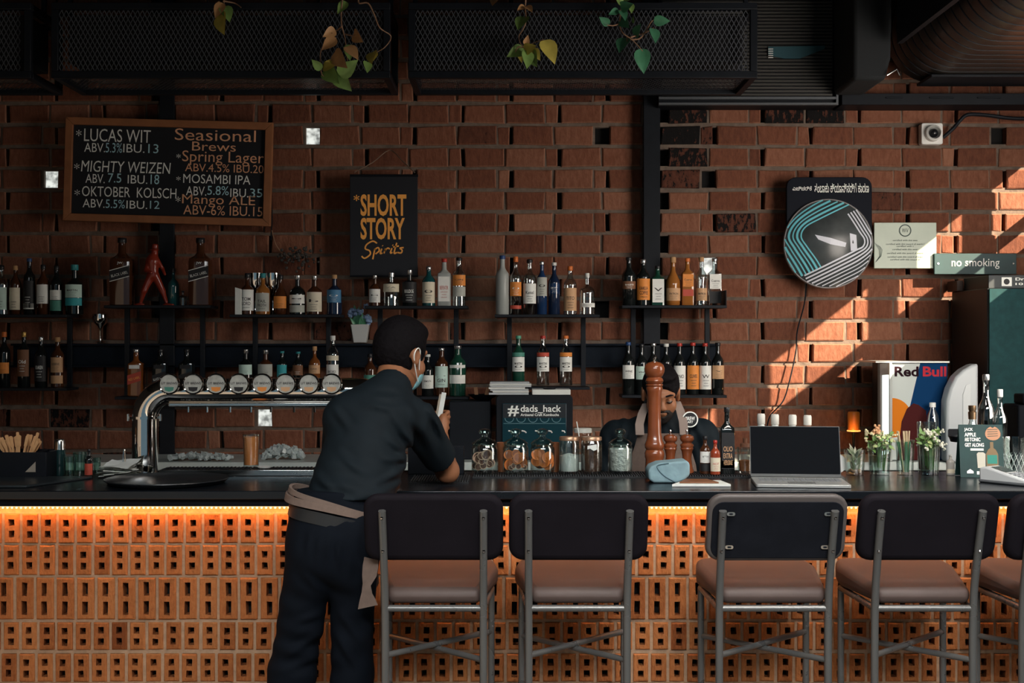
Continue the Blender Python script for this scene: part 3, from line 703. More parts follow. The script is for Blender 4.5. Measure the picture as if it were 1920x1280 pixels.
qx = lambda px: (px-1829)/F*7.40
qz = lambda py: -(py-494)/F*7.40
m = MB(); m.box(qx(1752), qx(1906), 0, 0.02, qz(514), qz(475)); m.build('board', mat('teal_board', (0.010, 0.045, 0.050), 0.5, noise=0.35, scale=12), t, bevel=0.002)
m = MB(); put_text(m, 'no smoking', qx(1784), qx(1874), qz(504), qz(484), -0.0015, bold=0.004); m.build('lettering', CHALK, t, smooth=False)
m = MB()
for x in (1759, 1900): m.lathe([(0.006, 0), (0.006, 0.003)], 10, (qx(x), 0, qz(494)), rot=Matrix.Rotation(PI/2, 3, 'X'))
m.build('screw', STEEL, t)
# security camera and its cable
t = thing('security_camera', 'small white square security camera with a black lens', 'camera', P(1747, 251, 7.44))
s1 = 20/F*7.44
m = MB(); m.prism(rrect(-s1, s1, -s1, s1, 0.012), -0.01, 0.05); m.build('housing', WHITE, t, bevel=0.004)
m = MB(); m.lathe([(0.048, 0.010), (0.046, 0.045), (0.036, 0.055), (0.034, 0.045), (0.030, 0.02)], 24, (0, 0, 0), rot=Matrix.Rotation(PI/2, 3, 'X')); m.build('lens_ring', WHITE, t)
m = MB(); m.ball((0.0, -0.030, 0.0), 0.027, 16); m.build('lens', mat('lens_black', (0.01, 0.01, 0.012), 0.08), t)
t = tag(MB().tube(smooth_path([P(1768, 258, 7.46), P(1788, 240, 7.44), P(1800, 226, 7.42), P(1815, 215, 7.42), P(1850, 216, 7.44), P(1900, 222, 7.44), P(1960, 222, 7.44)], 6), 0.011, 8).build('cable', BLACK), 'black cable running along the bricks to the white camera', 'cable')
t = tag(MB().tube(smooth_path([P(1513, 520, 7.44), P(1508, 570, 7.47), P(1495, 620, 7.46), P(1492, 660, 7.46), P(1480, 715, 7.45), P(1468, 752, 7.46), P(1445, 778, 7.45), P(1438, 800, 7.42)], 6), 0.0045, 6).build('cable', BLACK), 'thin black cable hanging below the dome sign', 'cable')
t = tag(MB().tube(smooth_path([P(505, 232, 7.40), P(509, 260, 7.44), P(507, 330, 7.44), P(510, 400, 7.45), P(508, 450, 7.46)], 6), 0.004, 6).build('cable', BLACK), 'thin black cable down the edge of the chalkboard', 'cable')
# ================================================================ shelves and bottles
def shelf_unit(label, px0, px1, py_top, posts, py_low=None, low=None, d=7.3, lip=False):
    t = thing('wall_shelf', label, 'shelf', (PX((px0+px1)/2, d), 7.41, PZ(py_top, d)), group='black steel shelves on the brick wall')
    ox, oz = t.location.x, t.location.z
    m = MB(); m.box(PX(px0, d)-ox, PX(px1, d)-ox, -0.22, -0.015, -0.016, 0.0)
    m.build('plank', DKMETAL, t, bevel=0.002)
    zl = PZ(py_low, d)-oz if py_low else None
    if low is not None:
        m = MB(); m.box(PX(low[0], d)-ox, PX(low[1], d)-ox, -0.22, -0.015, zl-0.016, zl); m.build('plank', DKMETAL, t, bevel=0.002)
    for p in posts:
        x = PX(p, 7.38)-ox; zb = (zl-0.016) if zl is not None else PZ(660, d)-oz
        m = MB(); m.box(x-0.014, x+0.014, -0.0145, 0.008, zb, 0.0); m.build('post', DKMETAL, t, bevel=0.002)
    return t
shelf_unit('two tier black shelf at the picture edge, rum bottles below', -60, 137, 590, (128,), 726, (-60, 137))
shelf_unit('black shelf under the chalkboard holding the red striding figurine', 206, 402, 573, (236, 378), 742, (226, 402))
shelf_unit('black shelf of dark bottles and two shiny cups beside the banner sign', 438, 642, 590, (477, 615), 722, (415, 680))
shelf_unit('black shelf of gin bottles under the orange lettered banner', 688, 878, 574, (712, 855), 742, (688, 880))
shelf_unit('black shelf of clear vodka bottles, three vermouth bottles below', 928, 1122, 590, (955, 1094), 724, (944, 1104))
shelf_unit('black shelf of liqueur and tequila bottles with a row of wines below', 1163, 1357, 573, (1188, 1327), 739, (1163, 1357))
t = bpy.data.objects['wall_shelf.005']
m = MB(); m.box(0.29, 0.294, -0.215, -0.02, 0.0, 0.085); m.build('end_plate', DKMETAL, t)

def gmat(name, c, rough=0.08): return mat('glass_'+name, c, rough, 0, 0.6, coat=0.3)
GD = gmat('black', (0.008, 0.010, 0.010)); GB = gmat('brown', (0.060, 0.020, 0.008)); GG = gmat('green', (0.010, 0.055, 0.035)); GW = gmat('whisky', (0.20, 0.060, 0.014))
GC = glass('bottle_clear', (0.82, 0.88, 0.88), 0.30); GBL = gmat('blue', (0.012, 0.035, 0.10)); GT = gmat('teal', (0.010, 0.07, 0.075)); GN = gmat('navy', (0.010, 0.020, 0.05)); GR = gmat('amber', (0.33, 0.12, 0.025)); GFR = mat('glass_frosted', (0.36, 0.38, 0.36), 0.35, 0, 0.5)
L = {}
def lm(name, c, rough=0.6): return mat('label_'+name, c, rough, noise=0.12, scale=30)
LW = lm('white', (0.85, 0.85, 0.80)); LC = lm('cream', (0.76, 0.68, 0.52)); LO = lm('orange', (0.78, 0.27, 0.05)); LK = lm('black', (0.012, 0.012, 0.014)); LG = lm('green', (0.07, 0.26, 0.20)); LT = lm('teal', (0.04, 0.38, 0.42)); LR = lm('red', (0.50, 0.07, 0.04)); LB = lm('blue', (0.06, 0.20, 0.36)); LGY = lm('grey', (0.46, 0.47, 0.42)); LBR = lm('brown', (0.20, 0.085, 0.04)); LTN = lm('tan', (0.62, 0.36, 0.19)); LMI = lm('mint', (0.58, 0.76, 0.68))
CAPS = {'k': mat('cap_black', (0.012, 0.012, 0.014), 0.35), 'w': mat('cap_white', (0.72, 0.72, 0.68), 0.4), 'o': mat('cap_orange', (0.65, 0.16, 0.03), 0.4), 'r': mat('cap_red', (0.42, 0.03, 0.02), 0.35), 't': mat('cap_teal', (0.03, 0.25, 0.27), 0.4), 's': mat('cap_silver', (0.62, 0.62, 0.62), 0.25, 0.9), 'g': mat('cap_gold', (0.55, 0.33, 0.10), 0.3, 0.8), 'c': mat('cap_cork', (0.50, 0.28, 0.13), 0.7), 'b': mat('cap_blue', (0.02, 0.06, 0.18), 0.4), 'n': mat('cap_green', (0.10, 0.36, 0.24), 0.4)}
SHAPES = {  # (radius fraction, height fraction) from the foot to the mouth; body radius 1
 'spirit': [(.90, 0), (1, .015), (1, .60), (.97, .65), (.80, .70), (.50, .755), (.36, .80), (.34, .90), (.38, .905), (.38, .92)],
 'wine':   [(.92, 0), (1, .015), (1, .60), (.96, .65), (.75, .70), (.48, .75), (.37, .79), (.36, .93), (.41, .935), (.41, .95)],
 'squat':  [(.90, 0), (1, .02), (1, .50), (.98, .56), (.85, .63), (.50, .69), (.30, .73), (.29, .88), (.36, .885), (.36, .90)],
 'round':  [(.80, 0), (.95, .03), (1, .2), (1, .42), (.94, .52), (.72, .60), (.45, .67), (.33, .73), (.31, .88), (.37, .885), (.37, .90)],
 'tall':   [(.92, 0), (1, .012), (1, .66), (.92, .70), (.60, .75), (.42, .79), (.37, .84), (.37, .93), (.42, .935), (.42, .95)],
 'jug':    [(.92, 0), (1, .02), (1, .62), (.93, .66), (.55, .69), (.30, .715), (.28, .86), (.34, .865), (.34, .88)],
 'waist':  [(.95, 0), (1, .02), (.98, .10), (.80, .30), (.82, .45), (.95, .55), (.95, .60), (.70, .68), (.40, .74), (.34, .80), (.34, .90), (.40, .905), (.40, .92)],
 'square': [(.92, 0), (1, .012), (1, .64), (.95, .69), (.55, .74), (.36, .78), (.34, .92), (.38, .925), (.38, .94)]}
def bottle(label, px, base_py, top_py, wpx, d, shape, gm, lab=None, cap='k', lab_span=(.12, .52), text=None, tink=None, lab2=None, group=None, z=None, capr=None, neckfoil=None, name='bottle', cat='bottle', rz=0.0):
    """a bottle whose foot stands at (px, base_py) at distance d; lab = label material"""
    z0 = PZ(base_py, d) if z is None else z
    h = (base_py-top_py)/F*d; r = wpx/2/F*d
    t = thing(name, label, cat, (PX(px, d), d, z0), 0, group)
    prof = SHAPES[shape]; rot = None; seg = 22
    m = MB(); pr = [(a*r, b_*h) for a, b_ in prof]
    sq = shape == 'square'
    if sq:
        vs = []; n = 28
        for a, b_ in pr:
            e = 6 if b_ < h*0.70 else 2
            for k in range(n):
                an = 2*PI*(k+.5)/n; c_, s_ = math.cos(an), math.sin(an)
                f = (abs(c_)**e+abs(s_)**e)**(-1/e); vs.append((a*f*c_, a*f*s_*0.85, b_))
        fs = [(i*n+k, i*n+(k+1) % n, (i+1)*n+(k+1) % n, (i+1)*n+k) for i in range(len(pr)-1) for k in range(n)]
        m.add(vs, fs+[tuple(reversed(range(n))), tuple((len(pr)-1)*n+k for k in range(n))])
    else: m.lathe(pr, seg)
    body = m.build('glass', gm, t)
    rt, zt = pr[-1]
    m = MB(); cr_ = capr*r if capr else rt*1.08
    m.lathe([(cr_*.96, zt-h*0.012), (cr_, zt-h*0.008), (cr_, h*0.992), (cr_*.9, h)], 14); m.build('cap', CAPS[cap], t)
    if neckfoil:
        i = len(pr)-3; m = MB(); m.lathe([(pr[i][0]*1.06, pr[i][1]+0.1*h*0), (pr[i+1][0]*1.05, pr[i+1][1]-0.001)], 14, caps=False); m.build('neck_foil', CAPS[neckfoil], t)
    def band(z_a, z_b, mt, nm, arc=105):
        m = MB()
        if sq:
            y = -r*0.85-0.0012; m.box(-r*.86, r*.86, y, y+0.002, z_a, z_b)
        else:
            R2 = max(rr for rr, zz in pr if z_a-0.02*h <= zz <= z_b+0.02*h) if any(z_a-0.02*h <= zz <= z_b+0.02*h for rr, zz in pr) else r
            R2 = r*1.0+0.001 if shape != 'waist' else r*0.97; vs = []; n = 16
            for zz in (z_a, z_b):
                for k in range(n+1):
                    an = math.radians(-90-arc/2*1.0+arc*k/n); vs.append((R2*math.cos(an), R2*math.sin(an), zz))
            m.add(vs, [(k, k+1, n+2+k, n+1+k) for k in range(n)])
        return m.build(nm, mt, t)
    if lab is not None:
        a, b_ = lab_span; band(a*h, b_*h, lab, 'label', 135)
        if lab2: band(lab2[1]*h, lab2[2]*h, lab2[0], 'label', 135)
        m = MB(); ink = tink or (CHALK if lab in (LK, LBR, LB, LT) else mat('label_ink', (0.05, 0.045, 0.04), 0.7))
        zc = (a*.45+b_*.55)*h; tw = r*1.25; th_ = min((b_-a)*h*0.16, 0.02)
        wr = None if sq else ((r+0.0018) if shape != 'waist' else r*.97+.001, 0); yy = -r*0.85-0.0018
        lines = [text] if isinstance(text, str) else (text or [])
        for i, tx in enumerate(lines): put_text(m, tx, -tw/2, tw/2, zc-th_/2-i*th_*1.35, zc+th_/2-i*th_*1.35, yy, bold=0.01, wrap=wr)
        zc -= max(0, len(lines)-1)*th_*1.35
        for i, f_ in enumerate((.8, .55, .7)):   # fine print
            z_ = zc-th_*(1.2+0.75*i)
            if z_ > a*h+th_*.3: put_text(m, 'iiillliiilliilil', -tw/2*f_, tw/2*f_, z_-th_*.14, z_+th_*.14, yy, wrap=wr)
        if m.v: m.build('lettering', ink, t, smooth=False)
    return t
SB, SBd = 'bottles on the wall shelves', 7.3
def sb(label, px, base, top, w, shape, gm, lab=None, cap='k', **k): return bottle(label, px, base, top, w, SBd, shape, gm, lab, cap, group=SB, **k)
# picture edge shelf, upper row
sb('clear bottle with a pale green label, first on the picture edge shelf', 3, 590, 497, 24, 'spirit', GC, LMI, 'k', lab_span=(.1, .55))
sb('bottle with cream label and brown cork, second from the picture edge', 29, 590, 498, 21, 'spirit', GB, LC, 'c', lab_span=(.1, .55))
sb('black bottle with blue cap and white emblem label', 55, 590, 484, 21, 'tall', GD, LK, 'b', lab_span=(.12, .6), lab2=(LW, .10, .2))
sb('dark bottle with white label reading in small print beside the green sailboat label', 81, 590, 496, 23, 'spirit', GB, LW, 'k', lab_span=(.22, .6))
sb('bottle with white label above a green lower band', 106, 590, 498, 23, 'spirit', GD, LW, 'k', lab_span=(.30, .5), lab2=(LG, .08, .29))
sb('teal capped bottle with a wide teal and white label, last on its shelf', 140, 590, 496, 33, 'squat', GD, LMI, 't', lab_span=(.34, .6), lab2=(LT, .18, .33), text='MARTIN', capr=.42)
# lower row
sb('dark rum bottle with white script and orange band at the picture edge', 8, 726, 622, 22, 'spirit', GD, LO, 'o', lab_span=(.25, .45))
sb('rum bottle with rust brown label and white script', 45, 726, 622, 23, 'spirit', GD, LBR, 'g', lab_span=(.2, .68), text='Old')
sb('black rum bottle with silver print', 77, 726, 631, 23, 'spirit', GD, LK, 's', lab_span=(.12, .62), text='KRAKEN')
sb('rum bottle with two tan labels, end of the lower row by the post', 108, 726, 632, 24, 'spirit', GB, LTN, 'c', lab_span=(.30, .6), lab2=(LTN, .08, .24), text='RESERVE')
# whisky shelf
def whisky(label, px):
    t = bottle(label, px, 573, 446, 41, SBd, 'square', GB, None, 'k', group=SB)
    h = 127/F*SBd; r = 20.5/F*SBd; y = -r*.85
    m = MB(); m.prism([(-r*.9, h*.50), (r*.9, h*.58), (r*.9, h*.44), (-r*.9, h*.36)], y-.0014, y); m.build('label', LK, t)
    m = MB(); m.prism([(-r*.9, h*.515), (r*.9, h*.595), (r*.9, h*.585), (-r*.9, h*.505)], y-.002, y-.0015); m.prism([(-r*.9, h*.355), (r*.9, h*.435), (r*.9, h*.425), (-r*.9, h*.345)], y-.002, y-.0002)
    put_text(m, 'BLACK LABEL', -r*.75, r*.8, h*.44, h*.48, y-.002, rot=math.radians(14)); put_text(m, 'JW', -r*.2, r*.3, h*.60, h*.64, y-.002, bold=.01)
    m.build('lettering', LW, t, smooth=False)
whisky('giant square whisky bottle with slanted black label, before the red figurine', 229)
whisky('giant square whisky bottle with slanted black label, behind the figurine by the post', 376)
# red striding figurine
RED = mat('red_lacquer', (0.24, 0.028, 0.013), 0.25)
o = P(287, 573, 7.28); t = thing('figurine', 'glossy red figurine of a striding man in a top hat', 'figurine', o)
s1 = 1/F*7.28; fp = lambda x, y, dy=0.0: (o.x+(x-287)*s1, o.y+dy, o.z+(573-y)*s1)
B = Body((o.x-.13, o.y-.09, o.z-.004), (o.x+.16, o.y+.09, o.z+.35), 0.004)
B.cone(fp(287, 516), fp(286, 490), .028, .036, .02).cone(fp(286, 490), fp(287, 484), .034, .030, .01).cone(fp(283, 517), fp(272, 545, -.02), .024, .017, .012).cone(fp(272, 545, -.02), fp(265, 566, -.01), .016, .010, .008)
B.cone(fp(291, 517), fp(303, 545, .02), .024, .017, .012).cone(fp(303, 545, .02), fp(311, 566, .01), .016, .010, .008).ell(fp(262, 571, -.012), (.034, .014, .008), .006).ell(fp(316, 571, 0), (.034, .014, .008), .006)
B.cone(fp(279, 489), fp(276, 507, -.03), .014, .011, .01).cone(fp(276, 507, -.03), fp(288, 512, -.05), .011, .008, .006).cone(fp(296, 489), fp(303, 503, .02), .013, .010, .01).cone(fp(303, 503, .02), fp(309, 514, .0), .010, .008, .006)
B.ell(fp(290, 474), (.019, .02, .024), .01).cone(fp(290, 469), fp(291, 460), .017, .018, .004).ell(fp(290, 468), (.030, .030, .004), .003)
B.mesh('body', RED, t, o, 1)
t.children[0].name = 'body'
for lbl, x, w_, mt in (('small dark jar beside the red figurine', 325, 22, GT), ('small clear tumbler between figurine and whisky bottle', 343, 14, GC)):
    bottle(lbl, x, 573, 573-(70 if w_ > 20 else 28), w_, 7.33, 'squat', mt, None, 'k', name='jar', cat='jar')
# lower whiskies behind the beer tower
def jw2(label, px, mt, hi):
    t = sb(label, px, 742, 654, 28, 'square', GW if hi else GD, None, 's' if hi else 'k')
    h = 88/F*SBd; r = 14/F*SBd; y = -r*.85
    m = MB(); m.prism([(-r*.9, h*.44), (r*.9, h*.53), (r*.9, h*.33), (-r*.9, h*.24)], y-.0014, y); m.build('label', mt, t)
    m = MB(); put_text(m, 'RED LABEL' if hi else 'BLACK LABEL', -r*.75, r*.8, h*.35, h*.40, y-.002, rot=math.radians(15)); m.build('lettering', LW if not hi else GOLD, t, smooth=False)
    m = MB(); m.box(-r*.7, r*.7, y-.001, y, h*.58, h*.66); m.build('top_label', LW if hi else LK, t)
jw2('whisky bottle with slanted red label and white top behind the beer tower bend', 255, LR, True)
jw2('dark whisky bottle with slanted black label behind the first tap badge', 301, LK, False)
jw2('nearly black whisky bottle behind the second tap badge', 350, LK, False)
# shelf with the shiny cups
sb('dark bottle with ornate white label in front of a leaflet', 464, 590, 512, 27, 'squat', GB, LW, 'k', lab_span=(.1, .6), text=['TOM', 'LORD'])
sb('amber bottle with grey patterned label and teal cap', 493, 590, 512, 27, 'squat', GR, LGY, 't', lab_span=(.08, .52), text=['TAIL', 'FROTH'])
sb('dark bottle with copper round motif', 526, 590, 515, 25, 'round', GB, LO, 'k', lab_span=(.16, .46), tink=LK)
sb('black bottle with white peak shaped label', 558, 590, 516, 30, 'squat', GD, LW, 's', lab_span=(.28, .5), lab2=(LGY, .06, .24), text='M')
sb('dark bottle with large cream label and grey cap', 590, 590, 517, 30, 'squat', GB, LC, 's', lab_span=(.08, .58), text='b', capr=.34)
sb('clear topped bottle with blue label and orange stopper', 627, 590, 515, 28, 'squat', GN, LB, 'c', lab_span=(.30, .62), text='O', capr=.36)
t = thing('leaflet', 'white folded leaflet standing at the shelf end beside ornate bottle', 'leaflet', P(446, 590, 7.22)); m = MB(); m.prism([(-.016, 0.0), (.016, -.002), (.016, .145), (-.016, .155)], 0, .03); m.build('page', PAPER, t)
for lbl, x in (('shiny steel cup behind the amber bottle', 479), ('shiny steel cup behind the copper motif bottle', 512)):
    t = thing('steel_cup', lbl, 'cup', P(x, 590, 7.37)); s2 = 1/F*7.37
    MB().lathe([(.022, 0), (.016, .02), (.014, .09), (.030, .12), (.042, .17), (.047, 78*s2), (.044, 78*s2), (.036, .16)], 20).build('bowl', CHROME, t)
# lower row behind the badges
sb('bottle with a pale square label behind the fourth tap badge', 461, 722, 655, 26, 'squat', GD, LMI, 's', lab_span=(.3, .58))
sb('bottle with a brown grey label behind the fifth tap badge', 498, 722, 656, 29, 'squat', GB, LGY, 's', lab_span=(.25, .6))
sb('slim bottle with teal cap and teal label', 529, 722, 658, 19, 'wine', GD, LT, 't', lab_span=(.2, .6), neckfoil='t')
sb('slim dark bottle with teal cap and brown label', 559, 722, 659, 20, 'wine', GD, LBR, 't', lab_span=(.3, .6), neckfoil='t')
sb('bottle with an orange tan label and cork behind the seventh badge', 590, 722, 649, 22, 'squat', GW, LTN, 'c', lab_span=(.3, .52), text='OAK')
sb('tall clear rum bottle with round emblem and white label behind the last badge', 624, 722, 629, 24, 'spirit', GC, LW, 'w', lab_span=(.1, .42), lab2=(LC, .5, .6), text='BACARDI')
sb('small bottle with green label and dark cap next to the man in black', 694, 742, 663, 24, 'spirit', GB, LG, 'k', lab_span=(.1, .5))
# gin shelf
sb('small dark gin bottle with white medallion label, first under the banner', 703, 574, 516, 22, 'squat', GB, LW, 's', lab_span=(.12, .55), text='G')
sb('clear wide gin bottle with black brush mark', 734, 574, 511, 31, 'jug', GC, LC, 's', lab_span=(.42, .66), text='ZA')
sb('black gin bottle with white lettering and a silver stopper', 768, 574, 506, 28, 'jug', GD, LK, 's', lab_span=(.1, .66), text='BULLDOG')
sb('teal edged gin bottle with cream portrait label', 804, 574, 499, 25, 'spirit', GT, LC, 's', lab_span=(.08, .6), text='o')
sb('flat clear gin bottle with a white label and red cap', 833, 574, 485, 25, 'square', GFR, LW, 'r', lab_span=(.1, .62), text='BEEFEATER', tink=LR)
sb('clear gin bottle with orange fruit label, last under the banner', 861, 574, 483, 25, 'tall', GC, LO, 'k', lab_span=(.42, .64), lab2=(LGY, .2, .4), text='GIN')
sb('dark bottle with white capsule and white label just past the man', 802, 742, 664, 23, 'wine', GD, LW, 'w', lab_span=(.18, .5), text='VERMOUTH')
sb('bottle with pale gin label and an arrow mark', 828, 742, 652, 25, 'tall', GB, LMI, 's', lab_span=(.18, .62), text=['>', 'GIN'])
sb('dark green ribbed gin bottle with white neck band', 858, 742, 648, 31, 'tall', GG, LW, 's', lab_span=(.56, .62), lab2=(LW, .25, .42))
# vodka shelf
sb('frosted clear bottle with blue cap and swan mark, first vodka', 942, 590, 479, 25, 'tall', GFR, None, 'b')
sb('clear vodka bottle with round red medallion and orange red cap', 967, 590, 481, 22, 'spirit', GC, LO, 'o', lab_span=(.32, .56), text='O', lab2=(LR, .1, .16), tink=LW)
sb('clear vodka bottle with a large white label and dark cap', 993, 590, 486, 25, 'tall', GC, LW, 'k', lab_span=(.2, .56), text='Ketel')
sb('clear blue tinged vodka bottle with round badge', 1016, 590, 490, 20, 'tall', GBL, LGY, 's', lab_span=(.35, .7), text='o')
sb('cobalt blue vodka bottle with white lettering and thin pourer', 1039, 590, 492, 22, 'wine', GN, GBL, 'w', lab_span=(.40, .6), text='SKYY', tink=CHALK)
sb('clear bottle with tan label and orange cap', 1069, 590, 499, 25, 'spirit', GC, LTN, 'o', lab_span=(.08, .55), text='TITO')
sb('round clear bottle with a white strip label, last vodka', 1101, 590, 512, 29, 'squat', GC, LW, 'w', lab_span=(.18, .28), text='ABSOLUT', capr=.3)
for lbl, x, c, lb, cp in (('vermouth bottle with green neck and label above the paper stack', 972, GG, LG, 'n'), ('vermouth bottle with red neck and white capped stopper, middle of three', 1018, GC, LR, 'r'), ('vermouth bottle with bright orange cap, last of three', 1061, GC, LO, 'o')):
    sb(lbl, x, 722, 629, 24, 'wine', c, LW, cp, lab_span=(.28, .57), text=['MARTINI', 'o'], lab2=(lb, .58, .66), neckfoil=cp)
# liqueur shelf
sb('black cream liqueur bottle with cream oval label', 1179, 573, 482, 26, 'wine', GD, LBR, 'k', lab_span=(.34, .5), text='BAILEYS')
sb('black coffee liqueur bottle with big orange label', 1206, 573, 486, 26, 'spirit', GD, LO, 's', lab_span=(.12, .58), text=['KAHLUA', 'COFFEE'], tink=LK)
sb('square herbal liqueur bottle with white stag label', 1233, 573, 498, 25, 'square', GG, LW, 'k', lab_span=(.08, .66), text='V')
sb('tequila bottle with cracked amber glass and oval gold label', 1262, 573, 482, 27, 'round', GR, LTN, 'c', lab_span=(.1, .36), text='PATRON')
sb('gold tequila bottle with orange label', 1289, 573, 484, 23, 'square', GR, LO, 'o', lab_span=(.40, .66), text='Cuervo', lab2=(LR, .2, .34))
sb('clear round tequila bottle with oval gold label', 1315, 573, 482, 23, 'waist', GC, LTN, 'c', lab_span=(.1, .36), text='PATRON')
sb('silver tequila bottle with white label and black lower label', 1340, 573, 484, 25, 'square', GC, LW, 's', lab_span=(.35, .66), text='Cuervo', lab2=(LK, .05, .3))
for lbl, x, lb, cp, top, gm, tx in (('wine bottle with white label crossed by a black curve, first of the wines', 1178, LW, 'b', 641, GD, 'WINE'), ('wine bottle with grey green label beside the tall pepper mill', 1203, LMI, 'k', 645, GD, 'VINO'), ('wine bottle with silver foil mostly behind the pepper mill', 1225, LGY, 's', 643, GD, 'ROSSO'), ('dark bottle with white neck band above the bartender', 1249, LK, 'w', 644, GD, 'B'),
    ('wine bottle with red foil and white label above the bartender', 1274, LW, 'r', 643, GD, 'FINO'), ('wine bottle with red foil and orange label', 1299, LO, 'r', 642, GD, 'CUVEE'), ('wine bottle with red foil and white label with a brown floral figure', 1322, LW, 'r', 643, GD, 'W'), ('dark bottle with an oval orange black label, end of the wines', 1346, LTN, 'k', 642, GD, 'X')):
    sb(lbl, x, 739, top, 23, 'wine', gm, lb, cp, lab_span=(.1 if x in (1274, 1299, 1322) else .3, .56), text=tx, neckfoil=cp)
# stemmed glass, potted flowers on the steel channel
t = thing('goblet', 'silver stemmed goblet on the steel channel by the post', 'glass', P(188, 642, 7.42))
MB().lathe([(.030, 0), (.026, .006), (.006, .012), (.005, .075), (.018, .095), (.038, .115), (.044, .14), (.042, .165), (.038, .165)], 20).build('bowl', CHROME, t)
t = thing('flower_pot', 'small white square pot of blue and white flowers on the steel channel', 'potted plant', P(676, 642, 7.42))
m = MB(); a = .036; vs = [(x*k, y*k, z) for k, z in ((a, 0), (.052, .105)) for x, y in ((-1, -1), (1, -1), (1, 1), (-1, 1))]; m.add(vs, [(3, 2, 1, 0), (4, 5, 6, 7)]+[(k, (k+1) % 4, 4+(k+1) % 4, 4+k) for k in range(4)]); m.build('pot', mat('pot_white', (0.55, 0.56, 0.55), 0.4), t, bevel=.003)
m = MB(); rf = random.Random(5)
for (x, z, r) in ((-.045, .17, .028), (.035, .13, .032), (.0, .18, .02), (.035, .21, .016)):
    for k in range(16):
        d_ = Vector((rf.gauss(0, 1), rf.gauss(0, 1), rf.gauss(0, 1))).normalized(); m.ball(Vector((x, -.02, z))+d_*r*.75, r*.42, 6)
m.build('flowers', mat('blue_petals', (0.22, 0.32, 0.50), 0.6, noise=0.5, scale=60), t)
m = MB()
for k in range(14): 
    b0 = Vector((rf.uniform(-.03, .03), rf.uniform(-.03, .03), .10)); leaf_mesh(m, b0, b0+Vector((rf.uniform(-.05, .05), rf.uniform(-.04, .02), rf.uniform(.04, .12))), .025, (0, -1, .3))
m.build('leaves', LEAFD, t)
# dried sprig over the shiny cups
t = thing('dried_sprig', 'dark dried hydrangea sprig hanging above the shiny cups', 'dried flowers', P(525, 470, 7.42))
m = MB()
for k in range(70): m.ball((rf.gauss(.06, .05)+0.1*(k % 3)/3, rf.gauss(-.02, .02), -abs(rf.gauss(.06, .05))+.02), rf.uniform(.006, .012), 6)
m.build('blossom', mat('dried_petals', (0.055, 0.05, 0.045), 0.8, noise=.4), t)
m = MB(); m.tube(smooth_path([(-.05, .02, .12), (-.03, .0, .05), (0, .0, 0), (.05, 0, -.05)], 5), .003, 6); m.build('stem', STEM, t)
# ================================================================ things on the bar
def dist(py): return (CZ-CT)*F/(py-640)      # distance of a point of the worktop seen at height py
def on_bar(px, d): return Vector((PX(px, d), d, CT))
RUB = mat('black_rubber', (0.010, 0.011, 0.012), 0.6)
def bar_mat(label, px0, px1, d0, d1):
    t = thing('bar_mat', label, 'mat', (PX((px0+px1)/2, d0), (d0+d1)/2, CT)); hw = (px1-px0)/2/F*d0; hd = (d1-d0)/2
    m = MB(); m.box(-hw, hw, -hd, hd, 0.0, 0.004); m.build('base', RUB, t)
    m = MB(); n = int(2*hw/0.0095)
    for i in range(n):
        x = -hw+(i+.5)*2*hw/n; m.box(x-.0022, x+.0022, -hd+.006, hd-.006, 0.0041, 0.009)
    m.build('ribs', mat('rubber_rib', (0.035, 0.038, 0.042), 0.4), t, smooth=False); return t
bar_mat('black ribbed rubber bar mat under the elbow of the man in black', 768, 879, 4.80, 5.02)
bar_mat('long black ribbed rubber bar mat under the glass jars', 886, 1412, 4.99, 5.16)
MT = CT+0.009
# --- far end: caddy, stirrers, shaker, glasses
t = thing('napkin_caddy', 'black bar caddy box holding wooden stirrers', 'caddy', on_bar(46, 5.0))
w_ = 52/F*5.0; hh = 0.104
m = MB(); m.box(-.2, w_, -.06, .08, 0, .006); m.box(-.2, w_, -.066, -.06, 0, hh); m.box(-.2, w_, .08, .086, 0, hh); m.box(w_-.006, w_, -.06, .08, 0.006, hh); m.box(-.2, -.194, -.06, .08, .006, hh); m.box(.062, .068, -.06, .08, .006, hh); m.build('box', BLACK, t, bevel=.002)
m = MB(); m.prism([(.028, .028), (.068, .028), (.068, .068)], -.068, -.0665); m.build('napkin_corner', mat('napkin_tan', (.36, .31, .25), .9), t)
STICK = mat('stirrer_wood', (0.80, 0.44, 0.20), 0.7, noise=.25, scale=40)
rs = random.Random(9)
for i in range(22):
    a = math.radians(-28+58*i/21+rs.uniform(-4, 4)); x0 = -.020+.028*i/21
    o = on_bar(46, 5.0)+Vector((x0-.012, rs.uniform(-.03, .03), .02))
    m = MB(); L_ = .148+rs.uniform(-.012, .012); m.box(-.0035, .0035, -.001, .001, 0, L_*.72); m.prism(rrect(-.0058, .0058, L_*.70, L_, .004, 3), -.001, .001)
    s_ = m.build('stirrer', STICK); s_.location = o; s_.rotation_euler = (rs.uniform(-.1, .1), a, 0)
    tag(s_, 'flat wooden stirrer standing in the fan in the black caddy', 'stirrer', 'wooden stirrers in the caddy')
t = thing('cocktail_shaker', 'dark glass cocktail shaker with a steel cap beside the caddy', 'shaker', on_bar(112, 5.07)); k = 1/F*5.05
m = MB(); m.lathe([(.019, 0), (.0215, .004), (.0225, .09), (.0225, .104)], 22); m.build('body', gmat('shaker', (.012, .035, .036)), t)
m = MB(); m.lathe([(.0228, .104), (.0215, .112), (.021, .138), (.018, .144), (.004, .146)], 22); m.build('cap', STEEL, t)
